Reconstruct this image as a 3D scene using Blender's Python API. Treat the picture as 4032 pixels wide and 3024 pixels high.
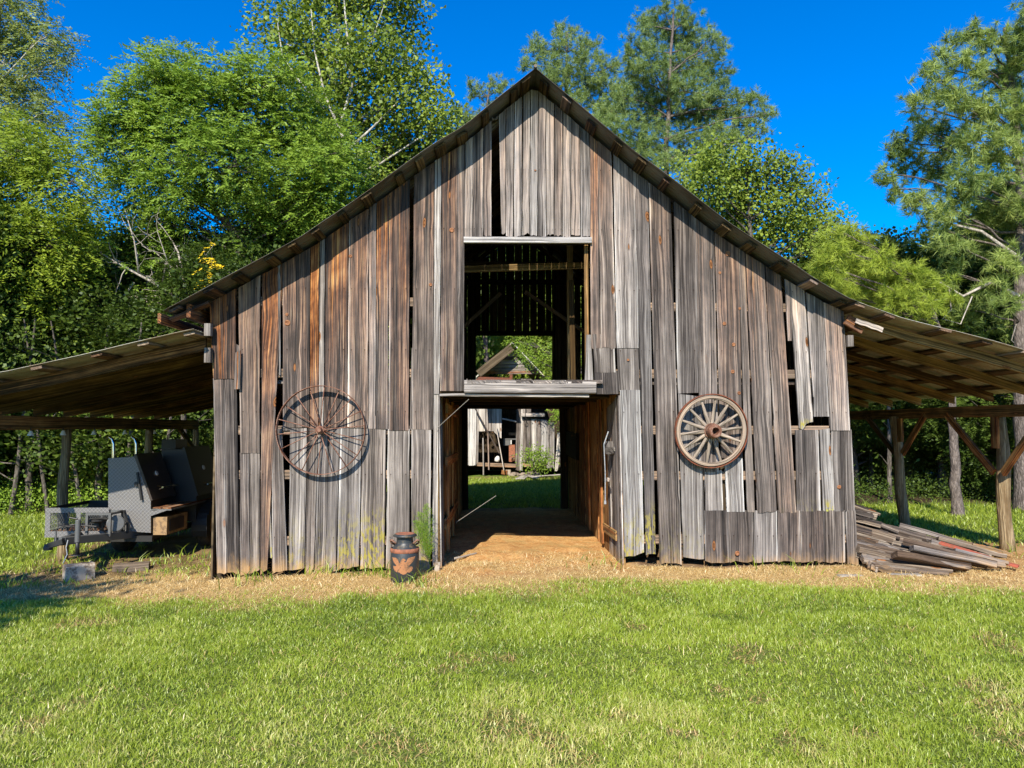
import bpy, math, random
import numpy as np
from mathutils import Vector, Matrix
R_ = math.radians
for o in list(bpy.data.objects): bpy.data.objects.remove(o)
SC = bpy.context.scene
COL = SC.collection
# ------------------------------------------------------------------ camera
CAMPOS = Vector((0.0, -9.1, 1.68))
PITCH = 0.06037; YAW = -0.02571
cd = bpy.data.cameras.new('camera'); cam = bpy.data.objects.new('camera', cd); COL.objects.link(cam)
cam.location = CAMPOS; cam.rotation_euler = (math.pi/2+PITCH, 0, YAW)
cd.sensor_width = 36; cd.lens = 26; cd.clip_end = 1000; cd.clip_start = 0.05
SC.camera = cam
# ------------------------------------------------------------------ sky, sun, exposure
SUNV = Vector((0.264, 1.0, -0.80)).normalized()
w = bpy.data.worlds.new("World"); SC.world = w; w.use_nodes = True
nt = w.node_tree; nt.nodes.clear()
sky = nt.nodes.new('ShaderNodeTexSky'); sky.sky_type = 'NISHITA'; sky.sun_disc = False
sky.sun_elevation = math.asin(-SUNV.z); sky.sun_rotation = math.atan2(-SUNV.x, -SUNV.y)
sky.air_density = 1.0; sky.dust_density = 0.3; sky.ozone_density = 3.0; sky.altitude = 300
hs = nt.nodes.new('ShaderNodeHueSaturation'); hs.inputs['Saturation'].default_value = 1.75; hs.inputs['Value'].default_value = 1.0
hs.inputs['Hue'].default_value = 0.512
bg = nt.nodes.new('ShaderNodeBackground'); bg.inputs['Strength'].default_value = 0.15
ow = nt.nodes.new('ShaderNodeOutputWorld')
nt.links.new(sky.outputs[0], hs.inputs['Color']); nt.links.new(hs.outputs[0], bg.inputs[0]); nt.links.new(bg.outputs[0], ow.inputs[0])
sl = bpy.data.lights.new('sun', 'SUN'); sl.energy = 5.0; sl.angle = R_(0.5); sl.color = (1.0, 0.925, 0.79)
so = bpy.data.objects.new('sun', sl); COL.objects.link(so); so.rotation_euler = SUNV.to_track_quat('-Z', 'Y').to_euler()
so.location = (-4, -12, 14)
SC.view_settings.view_transform = 'Standard'; SC.view_settings.look = 'None'
SC.view_settings.exposure = 0.66; SC.view_settings.gamma = 1.0
SC.render.engine = 'CYCLES'
SC.cycles.max_bounces = 6; SC.cycles.diffuse_bounces = 4; SC.cycles.transparent_max_bounces = 4
# ------------------------------------------------------------------ helpers
RM = Matrix.Rotation(YAW, 3, 'Z') @ Matrix.Rotation(math.pi/2+PITCH, 3, 'X')
def P(px, py, Y):
    """a measured photo point (4032 px wide) -> the world point on the plane at depth Y"""
    d = RM @ Vector(((px-2016)/2912.0, -(py-1512)/2912.0, -1.0))
    t = (Y-CAMPOS.y)/d.y
    return CAMPOS + d*t
def V(px, py, Y): return P(px*1.8228, py*1.8228, Y)
rng = random.Random(7)
def ground_z(X, Y):
    z = 0.0
    if X < -0.5: z -= min(0.30, 0.126*(-X-0.5)/2.9)
    if X > 4.5: z -= min(0.14, 0.1*(X-4.5)/3.0)
    f = min(1.0, max(0.0, (Y+6.0)/4.0)); z *= (0.35+0.65*f)
    z += 0.012*math.sin(X*1.7+Y*0.9)+0.01*math.sin(X*0.6-Y*2.1+1.0)
    if Y > 8: z += min(0.12, (Y-8)*0.02)
    return z
def gz_np(X, Y):
    z = -np.where(X < -0.5, np.minimum(0.30, 0.126*(-X-0.5)/2.9), 0)
    z = z-np.where(X > 4.5, np.minimum(0.14, 0.1*(X-4.5)/3.0), 0)
    f = np.clip((Y+6.0)/4.0, 0, 1); z = z*(0.35+0.65*f)
    z = z+0.012*np.sin(X*1.7+Y*0.9)+0.01*np.sin(X*0.6-Y*2.1+1.0)
    return z+np.where(Y > 8, np.minimum(0.12, (Y-8)*0.02), 0)
def link(name, data, parent=None):
    o = bpy.data.objects.new(name, data); COL.objects.link(o)
    if parent is not None:
        o.parent = parent
        o.matrix_parent_inverse = Matrix.Translation(-WORLD_LOC(parent))
    return o
def WORLD_LOC(o):
    v = Vector(o.location)
    return v
def tag(o, label=None, cat=None, group=None, kind=None):
    if label: o['label'] = label
    if cat: o['category'] = cat
    if group: o['group'] = group
    if kind: o['kind'] = kind
    return o
def thing(name, label, cat, loc=(0, 0, 0), group=None):
    o = bpy.data.objects.new(name, None); COL.objects.link(o); o.location = loc; o.empty_display_size = 0.2
    return tag(o, label, cat, group)
ATT = ('rnd', 'warm', 'moss', 'edge')
class MB:
    def __init__(s): s.v = []; s.f = []; s.bc = []; s.a = []; s.mi = []
    def add(s, vs, fs, bcs=None, at=(0.5, 0, 0, 0), mi=0):
        b = len(s.v); s.v.extend([tuple(x) for x in vs])
        s.f.extend([tuple(i+b for i in f) for f in fs]); s.mi.extend([mi]*len(fs))
        s.bc.extend(bcs if bcs is not None else [tuple(x) for x in vs])
        if isinstance(at, list): s.a.extend(at)
        else: s.a.extend([at]*len(vs))
    def build(s, name, mats, parent=None, smooth=False):
        me = bpy.data.meshes.new(name); me.from_pydata(s.v, [], s.f)
        if not isinstance(mats, (list, tuple)): mats = [mats]
        for m in mats: me.materials.append(m)
        if len(mats) > 1: me.polygons.foreach_set('material_index', s.mi)
        n = len(s.v)
        at = me.attributes.new('bc', 'FLOAT_VECTOR', 'POINT'); at.data.foreach_set('vector', np.array(s.bc, np.float32).ravel())
        arr = np.array(s.a, np.float32)
        for k, nm in enumerate(ATT):
            t = me.attributes.new(nm, 'FLOAT', 'POINT'); t.data.foreach_set('value', arr[:, k].copy())
        if smooth: me.polygons.foreach_set('use_smooth', [True]*len(me.polygons))
        me.update()
        return link(name, me, parent)
    # ---- shapes
    def beam(s, p0, p1, w, h, up=(0, 0, 1), at=None, mi=0, seg=1, jit=0.0, bevel=True):
        p0 = Vector(p0); p1 = Vector(p1); d = p1-p0; L = d.length; d.normalize()
        up = Vector(up); side = d.cross(up)
        if side.length < 1e-4: up = Vector((1, 0, 0)); side = d.cross(up)
        side.normalize(); up2 = side.cross(d).normalized()
        sd = rng.random()*50
        if at is None: at = (rng.random(), 0.0, 0.0, 0.0)
        vs = []; bc = []
        b = min(w, h)*0.12 if bevel else 0
        ring = [(-w/2+b, -h/2), (w/2-b, -h/2), (w/2, -h/2+b), (w/2, h/2-b), (w/2-b, h/2), (-w/2+b, h/2), (-w/2, h/2-b), (-w/2, -h/2+b)] if bevel else [(-w/2, -h/2), (w/2, -h/2), (w/2, h/2), (-w/2, h/2)]
        n = len(ring); per = 0; us = []
        for k, (a, c) in enumerate(ring):
            us.append(per); a2, c2 = ring[(k+1) % n]; per += math.hypot(a2-a, c2-c)
        for i in range(seg+1):
            t = i/seg
            j1 = (rng.random()-.5)*jit; j2 = (rng.random()-.5)*jit
            for k, (a, c) in enumerate(ring):
                vs.append(p0+d*(L*t)+side*(a+j1)+up2*(c+j2)); bc.append((us[k], L*t, sd))
        fs = []
        for i in range(seg):
            for k in range(n):
                fs.append((i*n+k, i*n+(k+1) % n, (i+1)*n+(k+1) % n, (i+1)*n+k))
        s.add(vs, fs, bc, at, mi)
        # caps
        for e, i in ((-1, 0), (1, seg)):
            c0 = vs[i*n:(i+1)*n]; f = tuple(range(n)) if e > 0 else tuple(reversed(range(n)))
            s.add(c0, [f], [(us[k], 0.01*ring[k][1], sd) for k in range(n)], at, mi)
    def plank(s, A, B, C, D, back=(0, 0.024, 0), rag=(0.0, 0.0), at=(0.5, 0, 0), warp=0.004, wob=0.004, dv=0.16, atf=None, mi=0, nu=4):
        """board: A bottom-left, B bottom-right, C top-right, D top-left of its front face"""
        A, B, C, D, back = [Vector(x) for x in (A, B, C, D, back)]
        L = ((A+B)/2-(C+D)/2).length; nv = max(2, int(L/dv)); sd = rng.random()*50
        W = (B-A).length
        nrm = -back.normalized()
        ph = rng.random()*6; cup = (rng.random()-.5)*2*warp
        rb = [(rng.random())*rag[0] for _ in range(nu+1)]; rt = [(rng.random()-.5)*rag[1] for _ in range(nu+1)]
        wl = [(rng.random()-.5)*wob for _ in range(nv+1)]; wr = [(rng.random()-.5)*wob for _ in range(nv+1)]
        vd = ((C+D)/2-(A+B)/2).normalized()
        fr = []; bc = []; at_l = []
        for j in range(nv+1):
            t = j/nv; Lp = A.lerp(D, t); Rp = B.lerp(C, t); hd = (Rp-Lp).normalized()
            Lp = Lp+hd*wl[j]; Rp = Rp+hd*wr[j]
            for i in range(nu+1):
                u = i/nu; p = Lp.lerp(Rp, u)
                if j == 0: p = p+vd*rb[i]
                if j == nv: p = p+vd*rt[i]
                off = cup*(4*(u-.5)**2-1)+0.3*warp*math.sin(ph+t*L*2.1)
                fr.append(p+nrm*off); bc.append((u*W, t*L, sd)); e = abs(2*u-1)
                q = at if atf is None else atf(p, at)
                at_l.append((q[0], q[1], q[2], e))
        bk = [p+back for p in fr]
        N = len(fr); m = nu+1
        fs = []; bf = []
        for j in range(nv):
            for i in range(nu):
                a = j*m+i; fs.append((a, a+1, a+m+1, a+m)); bf.append((N+a, N+a+m, N+a+m+1, N+a+1))
        sf = []
        for j in range(nv):
            a = j*m; sf.append((a, a+m, N+a+m, N+a)); a = j*m+nu; sf.append((a, N+a, N+a+m, a+m))
        for i in range(nu):
            sf.append((i, N+i, N+i+1, i+1)); a = nv*m+i; sf.append((a, a+1, N+a+1, N+a))
        s.add(fr+bk, fs+bf+sf, bc+bc, at_l+at_l, mi)
    def tube(s, pts, rad, n=8, at=(0.5, 0, 0, 0), mi=0, cap=True, closed=False):
        pts = [Vector(p) for p in pts]; m = len(pts)
        if not isinstance(rad, (list, tuple)): rad = [rad]*m
        vs = []; bc = []; sd = rng.random()*30; L = 0; prev = None
        for i, p in enumerate(pts):
            if closed: d = pts[(i+1) % m]-pts[i-1]
            else: d = pts[min(i+1, m-1)]-pts[max(i-1, 0)]
            d.normalize()
            if prev is None:
                a = d.cross(Vector((0, 0, 1)))
                if a.length < .05: a = d.cross(Vector((1, 0, 0)))
            else: a = prev-d*prev.dot(d)
            a.normalize(); prev = a; b = d.cross(a)
            if i: L += (p-pts[i-1]).length
            for k in range(n):
                t = 2*math.pi*k/n; vs.append(p+(a*math.cos(t)+b*math.sin(t))*rad[i]); bc.append((rad[i]*min(t, 2*math.pi-t), L, sd))
        fs = []
        for i in range(m if closed else m-1):
            i2 = (i+1) % m
            for k in range(n): fs.append((i*n+k, i*n+(k+1) % n, i2*n+(k+1) % n, i2*n+k))
        if cap and not closed: fs.append(tuple(reversed(range(n)))); fs.append(tuple((m-1)*n+k for k in range(n)))
        s.add(vs, fs, bc, at, mi)
    def lathe(s, c, axis, prof, n=24, at=(0.5, 0, 0, 0), mi=0):
        c = Vector(c); ax = Vector(axis).normalized(); a = ax.cross(Vector((0, 0, 1)))
        if a.length < .05: a = Vector((1, 0, 0))
        a.normalize(); b = ax.cross(a); vs = []; bc = []
        for (r, h) in prof:
            for k in range(n):
                t = 2*math.pi*k/n; vs.append(c+ax*h+(a*math.cos(t)+b*math.sin(t))*max(r, 1e-4)); bc.append((r*t, h, 1.0))
        fs = []
        for i in range(len(prof)-1):
            for k in range(n): fs.append((i*n+k, i*n+(k+1) % n, (i+1)*n+(k+1) % n, (i+1)*n+k))
        s.add(vs, fs, bc, at, mi)
    def prism(s, poly, ext, at=(0.5, 0, 0, 0), mi=0):
        poly = [Vector(p) for p in poly]; ext = Vector(ext); n = len(poly)
        s.add(poly+[p+ext for p in poly], [tuple(range(n)), tuple(reversed(range(n, 2*n)))]+[(k, n+k, n+(k+1) % n, (k+1) % n) for k in range(n)], None, at, mi)
    def box(s, lo, hi, at=(0.5, 0, 0, 0), mi=0):
        x0, y0, z0 = lo; x1, y1, z1 = hi
        s.prism([(x0, y0, z0), (x1, y0, z0), (x1, y0, z1), (x0, y0, z1)], (0, y1-y0, 0), at, mi)
def one(fn, name, mat, parent=None, smooth=False):
    m = MB(); fn(m); return m.build(name, mat, parent, smooth)
def npmesh(name, verts, quads=None, tris=None, mat=None, att=None, parent=None, smooth=False):
    me = bpy.data.meshes.new(name); nv = len(verts)
    nq = 0 if quads is None else len(quads); ntr = 0 if tris is None else len(tris)
    me.vertices.add(nv); me.vertices.foreach_set('co', np.asarray(verts, np.float32).ravel())
    lp = []
    if nq: lp.append(np.asarray(quads, np.int32).ravel())
    if ntr: lp.append(np.asarray(tris, np.int32).ravel())
    lp = np.concatenate(lp); me.loops.add(len(lp)); me.loops.foreach_set('vertex_index', lp)
    tot = np.concatenate([np.full(nq, 4, np.int32), np.full(ntr, 3, np.int32)])
    st = np.concatenate([[0], np.cumsum(tot)[:-1]]).astype(np.int32)
    me.polygons.add(nq+ntr); me.polygons.foreach_set('loop_start', st); me.polygons.foreach_set('loop_total', tot)
    if smooth: me.polygons.foreach_set('use_smooth', np.ones(nq+ntr, bool))
    me.update(calc_edges=True)
    if mat: me.materials.append(mat)
    for k, a in (att or {}).items():
        t = me.attributes.new(k, 'FLOAT', 'POINT'); t.data.foreach_set('value', np.asarray(a, np.float32))
    return link(name, me, parent)
# ------------------------------------------------------------------ materials
class NT:
    def __init__(s, name):
        s.m = bpy.data.materials.new(name); s.m.use_nodes = True; s.t = s.m.node_tree; s.n = s.t.nodes; s.n.clear()
        s.out = s.n.new('ShaderNodeOutputMaterial')
    def lk(s, a, b): s.t.links.new(a, b)
    def val(s, sock, v):
        if hasattr(v, 'is_output') or isinstance(v, bpy.types.NodeSocket): s.lk(v, sock)
        else: sock.default_value = v
    def node(s, typ, **kw):
        n = s.n.new(typ)
        for k, v in kw.items(): setattr(n, k, v)
        return n
    def math(s, op, a, b=0.0, c=None, clamp=False):
        n = s.node('ShaderNodeMath', operation=op, use_clamp=clamp); s.val(n.inputs[0], a); s.val(n.inputs[1], b)
        if c is not None: s.val(n.inputs[2], c)
        return n.outputs[0]
    def attr(s, nm, out='Fac'): return s.node('ShaderNodeAttribute', attribute_name=nm).outputs[out]
    def noise(s, vec, scale=1.0, detail=3.0, rough=0.55, dist=0.0, col=False):
        n = s.node('ShaderNodeTexNoise'); s.val(n.inputs['Vector'], vec); n.inputs['Scale'].default_value = scale
        n.inputs['Detail'].default_value = detail; n.inputs['Roughness'].default_value = rough; n.inputs['Distortion'].default_value = dist
        return n.outputs[1 if col else 0]
    def voro(s, vec, scale=1.0, feature='F1', out=0):
        n = s.node('ShaderNodeTexVoronoi', feature=feature); s.val(n.inputs['Vector'], vec); n.inputs['Scale'].default_value = scale
        return n.outputs[out]
    def vmul(s, vec, k):
        n = s.node('ShaderNodeVectorMath', operation='MULTIPLY'); s.val(n.inputs[0], vec); n.inputs[1].default_value = k; return n.outputs[0]
    def vadd(s, a, b):
        n = s.node('ShaderNodeVectorMath', operation='ADD'); s.val(n.inputs[0], a); s.val(n.inputs[1], b); return n.outputs[0]
    def comb(s, x, y, z):
        n = s.node('ShaderNodeCombineXYZ'); s.val(n.inputs[0], x); s.val(n.inputs[1], y); s.val(n.inputs[2], z); return n.outputs[0]
    def sep(s, v):
        n = s.node('ShaderNodeSeparateXYZ'); s.val(n.inputs[0], v); return n.outputs
    def ramp(s, f, stops, interp='LINEAR'):
        n = s.node('ShaderNodeValToRGB'); s.val(n.inputs[0], f); cr = n.color_ramp; cr.interpolation = interp
        while len(cr.elements) > 2: cr.elements.remove(cr.elements[-1])
        for i, (p, c) in enumerate(stops):
            e = cr.elements[i] if i < 2 else cr.elements.new(p)
            e.position = p; e.color = (c[0], c[1], c[2], 1)
        return n.outputs[0]
    def step(s, f, a, b): # smooth map
        n = s.node('ShaderNodeMapRange', interpolation_type='SMOOTHSTEP'); s.val(n.inputs[0], f); n.inputs[1].default_value = a; n.inputs[2].default_value = b
        return n.outputs[0]
    def mix(s, f, a, b, mode='MIX'):
        n = s.node('ShaderNodeMix', data_type='RGBA', blend_type=mode); s.val(n.inputs[0], f)
        for i, v in ((6, a), (7, b)):
            if isinstance(v, tuple): n.inputs[i].default_value = (v[0], v[1], v[2], 1)
            else: s.lk(v, n.inputs[i])
        return n.outputs[2]
    def bsdf(s, col, rough=0.8, metal=0.0, spec=0.3, bump=None, bs=0.3, bd=0.01):
        p = s.node('ShaderNodeBsdfPrincipled')
        if isinstance(col, tuple): p.inputs['Base Color'].default_value = (col[0], col[1], col[2], 1)
        else: s.lk(col, p.inputs['Base Color'])
        s.val(p.inputs['Roughness'], rough); s.val(p.inputs['Metallic'], metal); p.inputs['Specular IOR Level'].default_value = spec
        if bump is not None:
            b = s.node('ShaderNodeBump'); b.inputs['Strength'].default_value = bs; b.inputs['Distance'].default_value = bd
            s.lk(bump, b.inputs['Height']); s.lk(b.outputs[0], p.inputs['Normal'])
        return p.outputs[0]
    def done(s, sh): s.lk(sh, s.out.inputs[0]); return s.m
def wood_mat(name, ramp, warmramp, warm_base=0.0, dirt=True, knots=True, contrast=1.0):
    t = NT(name); bc = t.attr('bc', 'Vector'); rnd = t.attr('rnd'); warm = t.attr('warm'); moss = t.attr('moss'); edge = t.attr('edge')
    x, y, z = t.sep(bc)
    wv = t.noise(t.vmul(bc, (5, 1.1, 3)), 1.0, 2, 0.5)
    kn = None
    zz = t.math('MULTIPLY', z, 7.3)
    kv = t.comb(t.math('MULTIPLY', x, 5.5), t.math('MULTIPLY', y, 1.7), zz)
    kd = t.voro(kv, 1.0)
    kmask = t.math('SUBTRACT', 1.0, t.step(kd, 0.05, 0.30))          # halo round a knot bends the grain
    xw = t.math('ADD', x, t.math('MULTIPLY', t.math('SUBTRACT', wv, 0.5), 0.05))
    xw = t.math('ADD', xw, t.math('MULTIPLY', kmask, 0.012))
    fine = t.noise(t.comb(t.math('MULTIPLY', xw, 120), t.math('MULTIPLY', y, 1.3), zz), 1.0, 4, 0.65)
    mid = t.noise(t.comb(t.math('MULTIPLY', xw, 52), t.math('MULTIPLY', y, 0.42), zz), 1.0, 3, 0.6)
    broad = t.noise(t.comb(t.math('MULTIPLY', xw, 13), t.math('MULTIPLY', y, 0.3), zz), 1.0, 3, 0.55)
    blot = t.noise(t.comb(t.math('MULTIPLY', x, 5), t.math('MULTIPLY', y, 2.6), zz), 1.0, 4, 0.6)
    g = t.math('MULTIPLY', fine, 0.38*contrast); g = t.math('MULTIPLY_ADD', mid, 0.42*contrast, g); g = t.math('MULTIPLY_ADD', broad, 0.42*contrast, g)
    g = t.math('MULTIPLY_ADD', blot, 0.15*contrast, g)
    g = t.math('SUBTRACT', g, 0.685*contrast-0.5)
    g = t.math('MULTIPLY_ADD', t.math('SUBTRACT', rnd, 0.5), 0.34, g)
    g = t.math('MULTIPLY_ADD', t.math('SUBTRACT', g, 0.5), 1.62, 0.492)
    e2 = t.math('MULTIPLY', t.step(edge, 0.72, 1.0), t.step(broad, 0.46, 0.62))
    g = t.math('MULTIPLY_ADD', e2, 0.22, g)
    col = t.ramp(g, ramp)
    wf = t.math('MULTIPLY', t.math('ADD', t.math('MULTIPLY', warm, 1.25), warm_base), t.step(t.math('ADD', t.math('MULTIPLY', broad, 0.6), t.math('MULTIPLY', mid, 0.4)), 0.36, 0.60), clamp=True)
    wcol = t.ramp(t.math('MULTIPLY_ADD', t.math('SUBTRACT', fine, 0.5), 1.0, t.math('MULTIPLY_ADD', t.math('SUBTRACT', blot, .5), .9, mid)), warmramp)
    col = t.mix(wf, col, wcol)
    tint = t.math('FRACT', t.math('MULTIPLY', rnd, 7.13))
    col = t.mix(0.35, col, t.mix(tint, (0.80, 0.87, 0.97), (1.06, 0.97, 0.88)), 'MULTIPLY')
    # drying cracks
    cr = t.noise(t.comb(t.math('MULTIPLY', xw, 95), t.math('MULTIPLY', y, 0.55), t.math('ADD', zz, 11.0)), 1.0, 2, 0.5)
    crk = t.math('SUBTRACT', 1.0, t.step(t.math('ABSOLUTE', t.math('SUBTRACT', cr, 0.36)), 0.006, 0.026))
    cr2 = t.noise(t.comb(t.math('MULTIPLY', xw, 38), t.math('MULTIPLY', y, 0.22), t.math('ADD', zz, 23.0)), 1.0, 2, 0.5)
    crk = t.math('MAXIMUM', crk, t.math('SUBTRACT', 1.0, t.step(t.math('ABSOLUTE', t.math('SUBTRACT', cr2, 0.40)), 0.006, 0.022)))
    col = t.mix(t.math('MULTIPLY', crk, 0.75), col, (0.015, 0.012, 0.01))
    # nail rows, each nail weeping a dark streak
    pz0 = t.sep(t.node('ShaderNodeNewGeometry').outputs['Position'])[2]
    fz = t.math('FRACT', t.math('DIVIDE', t.math('ADD', pz0, t.math('MULTIPLY', rnd, 0.03)), 0.76))
    eb = t.math('MULTIPLY', t.step(edge, 0.60, 0.66), t.math('SUBTRACT', 1.0, t.step(edge, 0.70, 0.76)))
    hd = t.math('SUBTRACT', 1.0, t.step(t.math('ABSOLUTE', t.math('SUBTRACT', fz, 0.5)), 0.006, 0.016))
    sk = t.math('MULTIPLY', t.step(fz, 0.34, 0.5), t.math('LESS_THAN', fz, 0.5))
    nl = t.math('MULTIPLY', eb, t.math('MAXIMUM', hd, t.math('MULTIPLY', sk, 0.45)))
    col = t.mix(t.math('MULTIPLY', nl, 0.8), col, (0.03, 0.018, 0.012))
    # nails / worm specks
    sp = t.voro(t.comb(t.math('MULTIPLY', x, 34), t.math('MULTIPLY', y, 16), zz), 1.0)
    col = t.mix(t.math('MULTIPLY', t.math('SUBTRACT', 1.0, t.step(sp, 0.04, 0.10)), 0.6), col, (0.03, 0.022, 0.016))
    if knots:
        ring = t.math('SINE', t.math('MULTIPLY', kd, 95)); ks = t.voro(kv, 1.0, out=1)
        pick = t.step(t.sep(ks)[0], 0.52, 0.56)
        core = t.math('MULTIPLY', t.math('SUBTRACT', 1.0, t.step(kd, 0.09, 0.135)), pick)
        kcol = t.mix(t.math('MULTIPLY_ADD', ring, 0.5, 0.5), (0.07, 0.03, 0.014), (0.30, 0.13, 0.05))
        col = t.mix(core, col, kcol)
    # yellow-green lichen, in flakes, only where the attribute carries it
    mn = t.noise(t.comb(t.math('MULTIPLY', x, 30), t.math('MULTIPLY', y, 9), zz), 1.0, 4, 0.65)
    mf = t.math('MULTIPLY', t.step(moss, 0.0, 1.0), t.step(mn, 0.47, 0.60), clamp=True)
    col = t.mix(mf, col, t.mix(t.step(moss, 1.15, 1.7), (0.33, 0.28, 0.05), (0.58, 0.60, 0.03)))
    if dirt:   # red-clay splash at the foot of the boards
        pz = t.sep(t.node('ShaderNodeNewGeometry').outputs['Position'])[2]
        dn = t.noise(t.comb(t.math('MULTIPLY', x, 14), t.math('MULTIPLY', y, 5), zz), 1.0, 3, 0.6)
        df = t.math('SUBTRACT', 1.0, t.step(t.math('SUBTRACT', pz, t.math('MULTIPLY', dn, 0.42)), -0.34, -0.02))
        col = t.mix(t.math('MULTIPLY', df, 0.7), col, (0.50, 0.30, 0.12))
    hgt = t.math('SUBTRACT', t.math('ADD', t.math('MULTIPLY', fine, 0.6), mid), t.math('MULTIPLY', crk, 0.8))
    return t.done(t.bsdf(col, 0.88, spec=0.12, bump=hgt, bs=0.75, bd=0.006))
GREY = [(0.18, (0.022, 0.019, 0.018)), (0.38, (0.088, 0.076, 0.068)), (0.55, (0.205, 0.185, 0.168)), (0.70, (0.37, 0.345, 0.315)), (0.90, (0.70, 0.67, 0.62))]
SILV = [(0.20, (0.035, 0.030, 0.027)), (0.38, (0.135, 0.118, 0.105)), (0.52, (0.27, 0.245, 0.222)), (0.68, (0.45, 0.42, 0.385)), (0.88, (0.72, 0.69, 0.64))]
WARM = [(0.25, (0.035, 0.014, 0.008)), (0.45, (0.15, 0.055, 0.022)), (0.62, (0.40, 0.155, 0.05)), (0.85, (0.66, 0.38, 0.14))]
INNR = [(0.25, (0.06, 0.037, 0.015)), (0.45, (0.22, 0.14, 0.055)), (0.62, (0.42, 0.28, 0.115)), (0.85, (0.62, 0.45, 0.22))]
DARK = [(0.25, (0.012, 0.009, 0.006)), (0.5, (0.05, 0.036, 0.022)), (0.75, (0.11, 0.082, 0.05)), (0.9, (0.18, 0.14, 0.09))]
M = {}
M['grey'] = wood_mat('weathered_wood', GREY, WARM)
M['silver'] = wood_mat('silvery_wood', SILV, WARM)
M['greyer'] = wood_mat('shed_wood', [(0.2, (0.05, 0.042, 0.036)), (0.4, (0.19, 0.165, 0.145)), (0.55, (0.36, 0.33, 0.30)), (0.75, (0.56, 0.53, 0.49)), (0.9, (0.72, 0.69, 0.64))], WARM, dirt=False)
M['inner'] = wood_mat('sheltered_wood', INNR, WARM, dirt=False)
M['lumber'] = wood_mat('old_lumber', [(0.22, (0.05, 0.036, 0.026)), (0.42, (0.17, 0.13, 0.095)), (0.56, (0.30, 0.25, 0.19)), (0.72, (0.46, 0.40, 0.32)), (0.9, (0.66, 0.6, 0.5))], WARM, dirt=False)
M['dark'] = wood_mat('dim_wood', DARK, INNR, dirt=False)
def simple(name, col, rough=0.6, metal=0.0, spec=0.4, var=0.25, scale=8.0, col2=None, bs=0.15, th=(0.45, 0.6)):
    t = NT(name); tc = t.node('ShaderNodeTexCoord').outputs['Object']
    n = t.noise(tc, scale, 5, 0.62); n2 = t.noise(tc, scale*4.3, 4, 0.6)
    if col2 is None: col2 = tuple(c*(1-var) for c in col); f = n
    else: f = t.step(t.math('MULTIPLY_ADD', t.math('SUBTRACT', n2, .5), 0.5, n), th[0], th[1])
    c = t.mix(f, col, col2)
    return t.done(t.bsdf(c, rough, metal, spec, bump=n2, bs=bs, bd=0.004))
M['rust'] = simple('rusty_iron', (0.17, 0.075, 0.045), 0.85, 0.2, 0.3, scale=14, col2=(0.30, 0.17, 0.12), bs=0.5)
M['tyre_rust'] = simple('rusty_tyre_iron', (0.22, 0.07, 0.035), 0.8, 0.2, 0.3, scale=10, col2=(0.12, 0.06, 0.04), bs=0.5)
M['can'] = simple('worn_black_enamel', (0.028, 0.032, 0.034), 0.45, 0.0, 0.5, scale=9, col2=(0.11, 0.085, 0.05), bs=0.25, th=(0.55, 0.72))
M['can_rust'] = simple('rust_red_band', (0.32, 0.12, 0.065), 0.8, 0.0, 0.3, scale=20, col2=(0.20, 0.085, 0.05), bs=0.4)
M['eagle'] = simple('faded_orange_paint', (0.36, 0.165, 0.075), 0.9, 0.0, 0.15, scale=16, col2=(0.16, 0.09, 0.05), bs=0.4, th=(.48, .68))
M['black'] = simple('black_steel', (0.020, 0.019, 0.018), 0.5, 0.0, 0.5, scale=6)
M['brownsteel'] = simple('sooty_brown_steel', (0.05, 0.035, 0.026), 0.42, 0.0, 0.5, scale=5, col2=(0.03, 0.022, 0.018))
M['greysteel'] = simple('grey_painted_steel', (0.15, 0.15, 0.145), 0.5, 0.3, 0.5, scale=6)
M['chrome'] = simple('polished_steel', (0.62, 0.60, 0.56), 0.16, 1.0, 0.5, scale=3)
M['rubber'] = simple('old_rubber', (0.045, 0.036, 0.028), 0.9, 0, 0.2, scale=12, col2=(0.10, 0.07, 0.045))
M['rim'] = simple('muddy_wheel_rim', (0.36, 0.23, 0.11), 0.6, 0.2, 0.4, scale=12, col2=(0.2, 0.13, 0.07))
M['concrete'] = simple('stained_concrete', (0.42, 0.36, 0.28), 0.95, 0, 0.2, scale=9, col2=(0.20, 0.15, 0.11), bs=0.6)
M['white'] = simple('white_plastic', (0.75, 0.74, 0.70), 0.6, 0, 0.4, scale=5)
M['rope'] = simple('blue_white_rope', (0.36, 0.36, 0.35), 0.9, 0, 0.1, scale=60, col2=(0.20, 0.24, 0.30))
M['redwood'] = simple('faded_red_board', (0.42, 0.10, 0.06), 0.8, 0, 0.2, scale=14, col2=(0.26, 0.10, 0.06), bs=0.4)
M['cable'] = simple('thin_cable', (0.30, 0.27, 0.22), 0.7, 0, 0.3)
M['stone'] = simple('field_stone', (0.27, 0.22, 0.17), 0.95, 0, 0.2, scale=7, col2=(0.14, 0.11, 0.085), bs=0.8)
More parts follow.
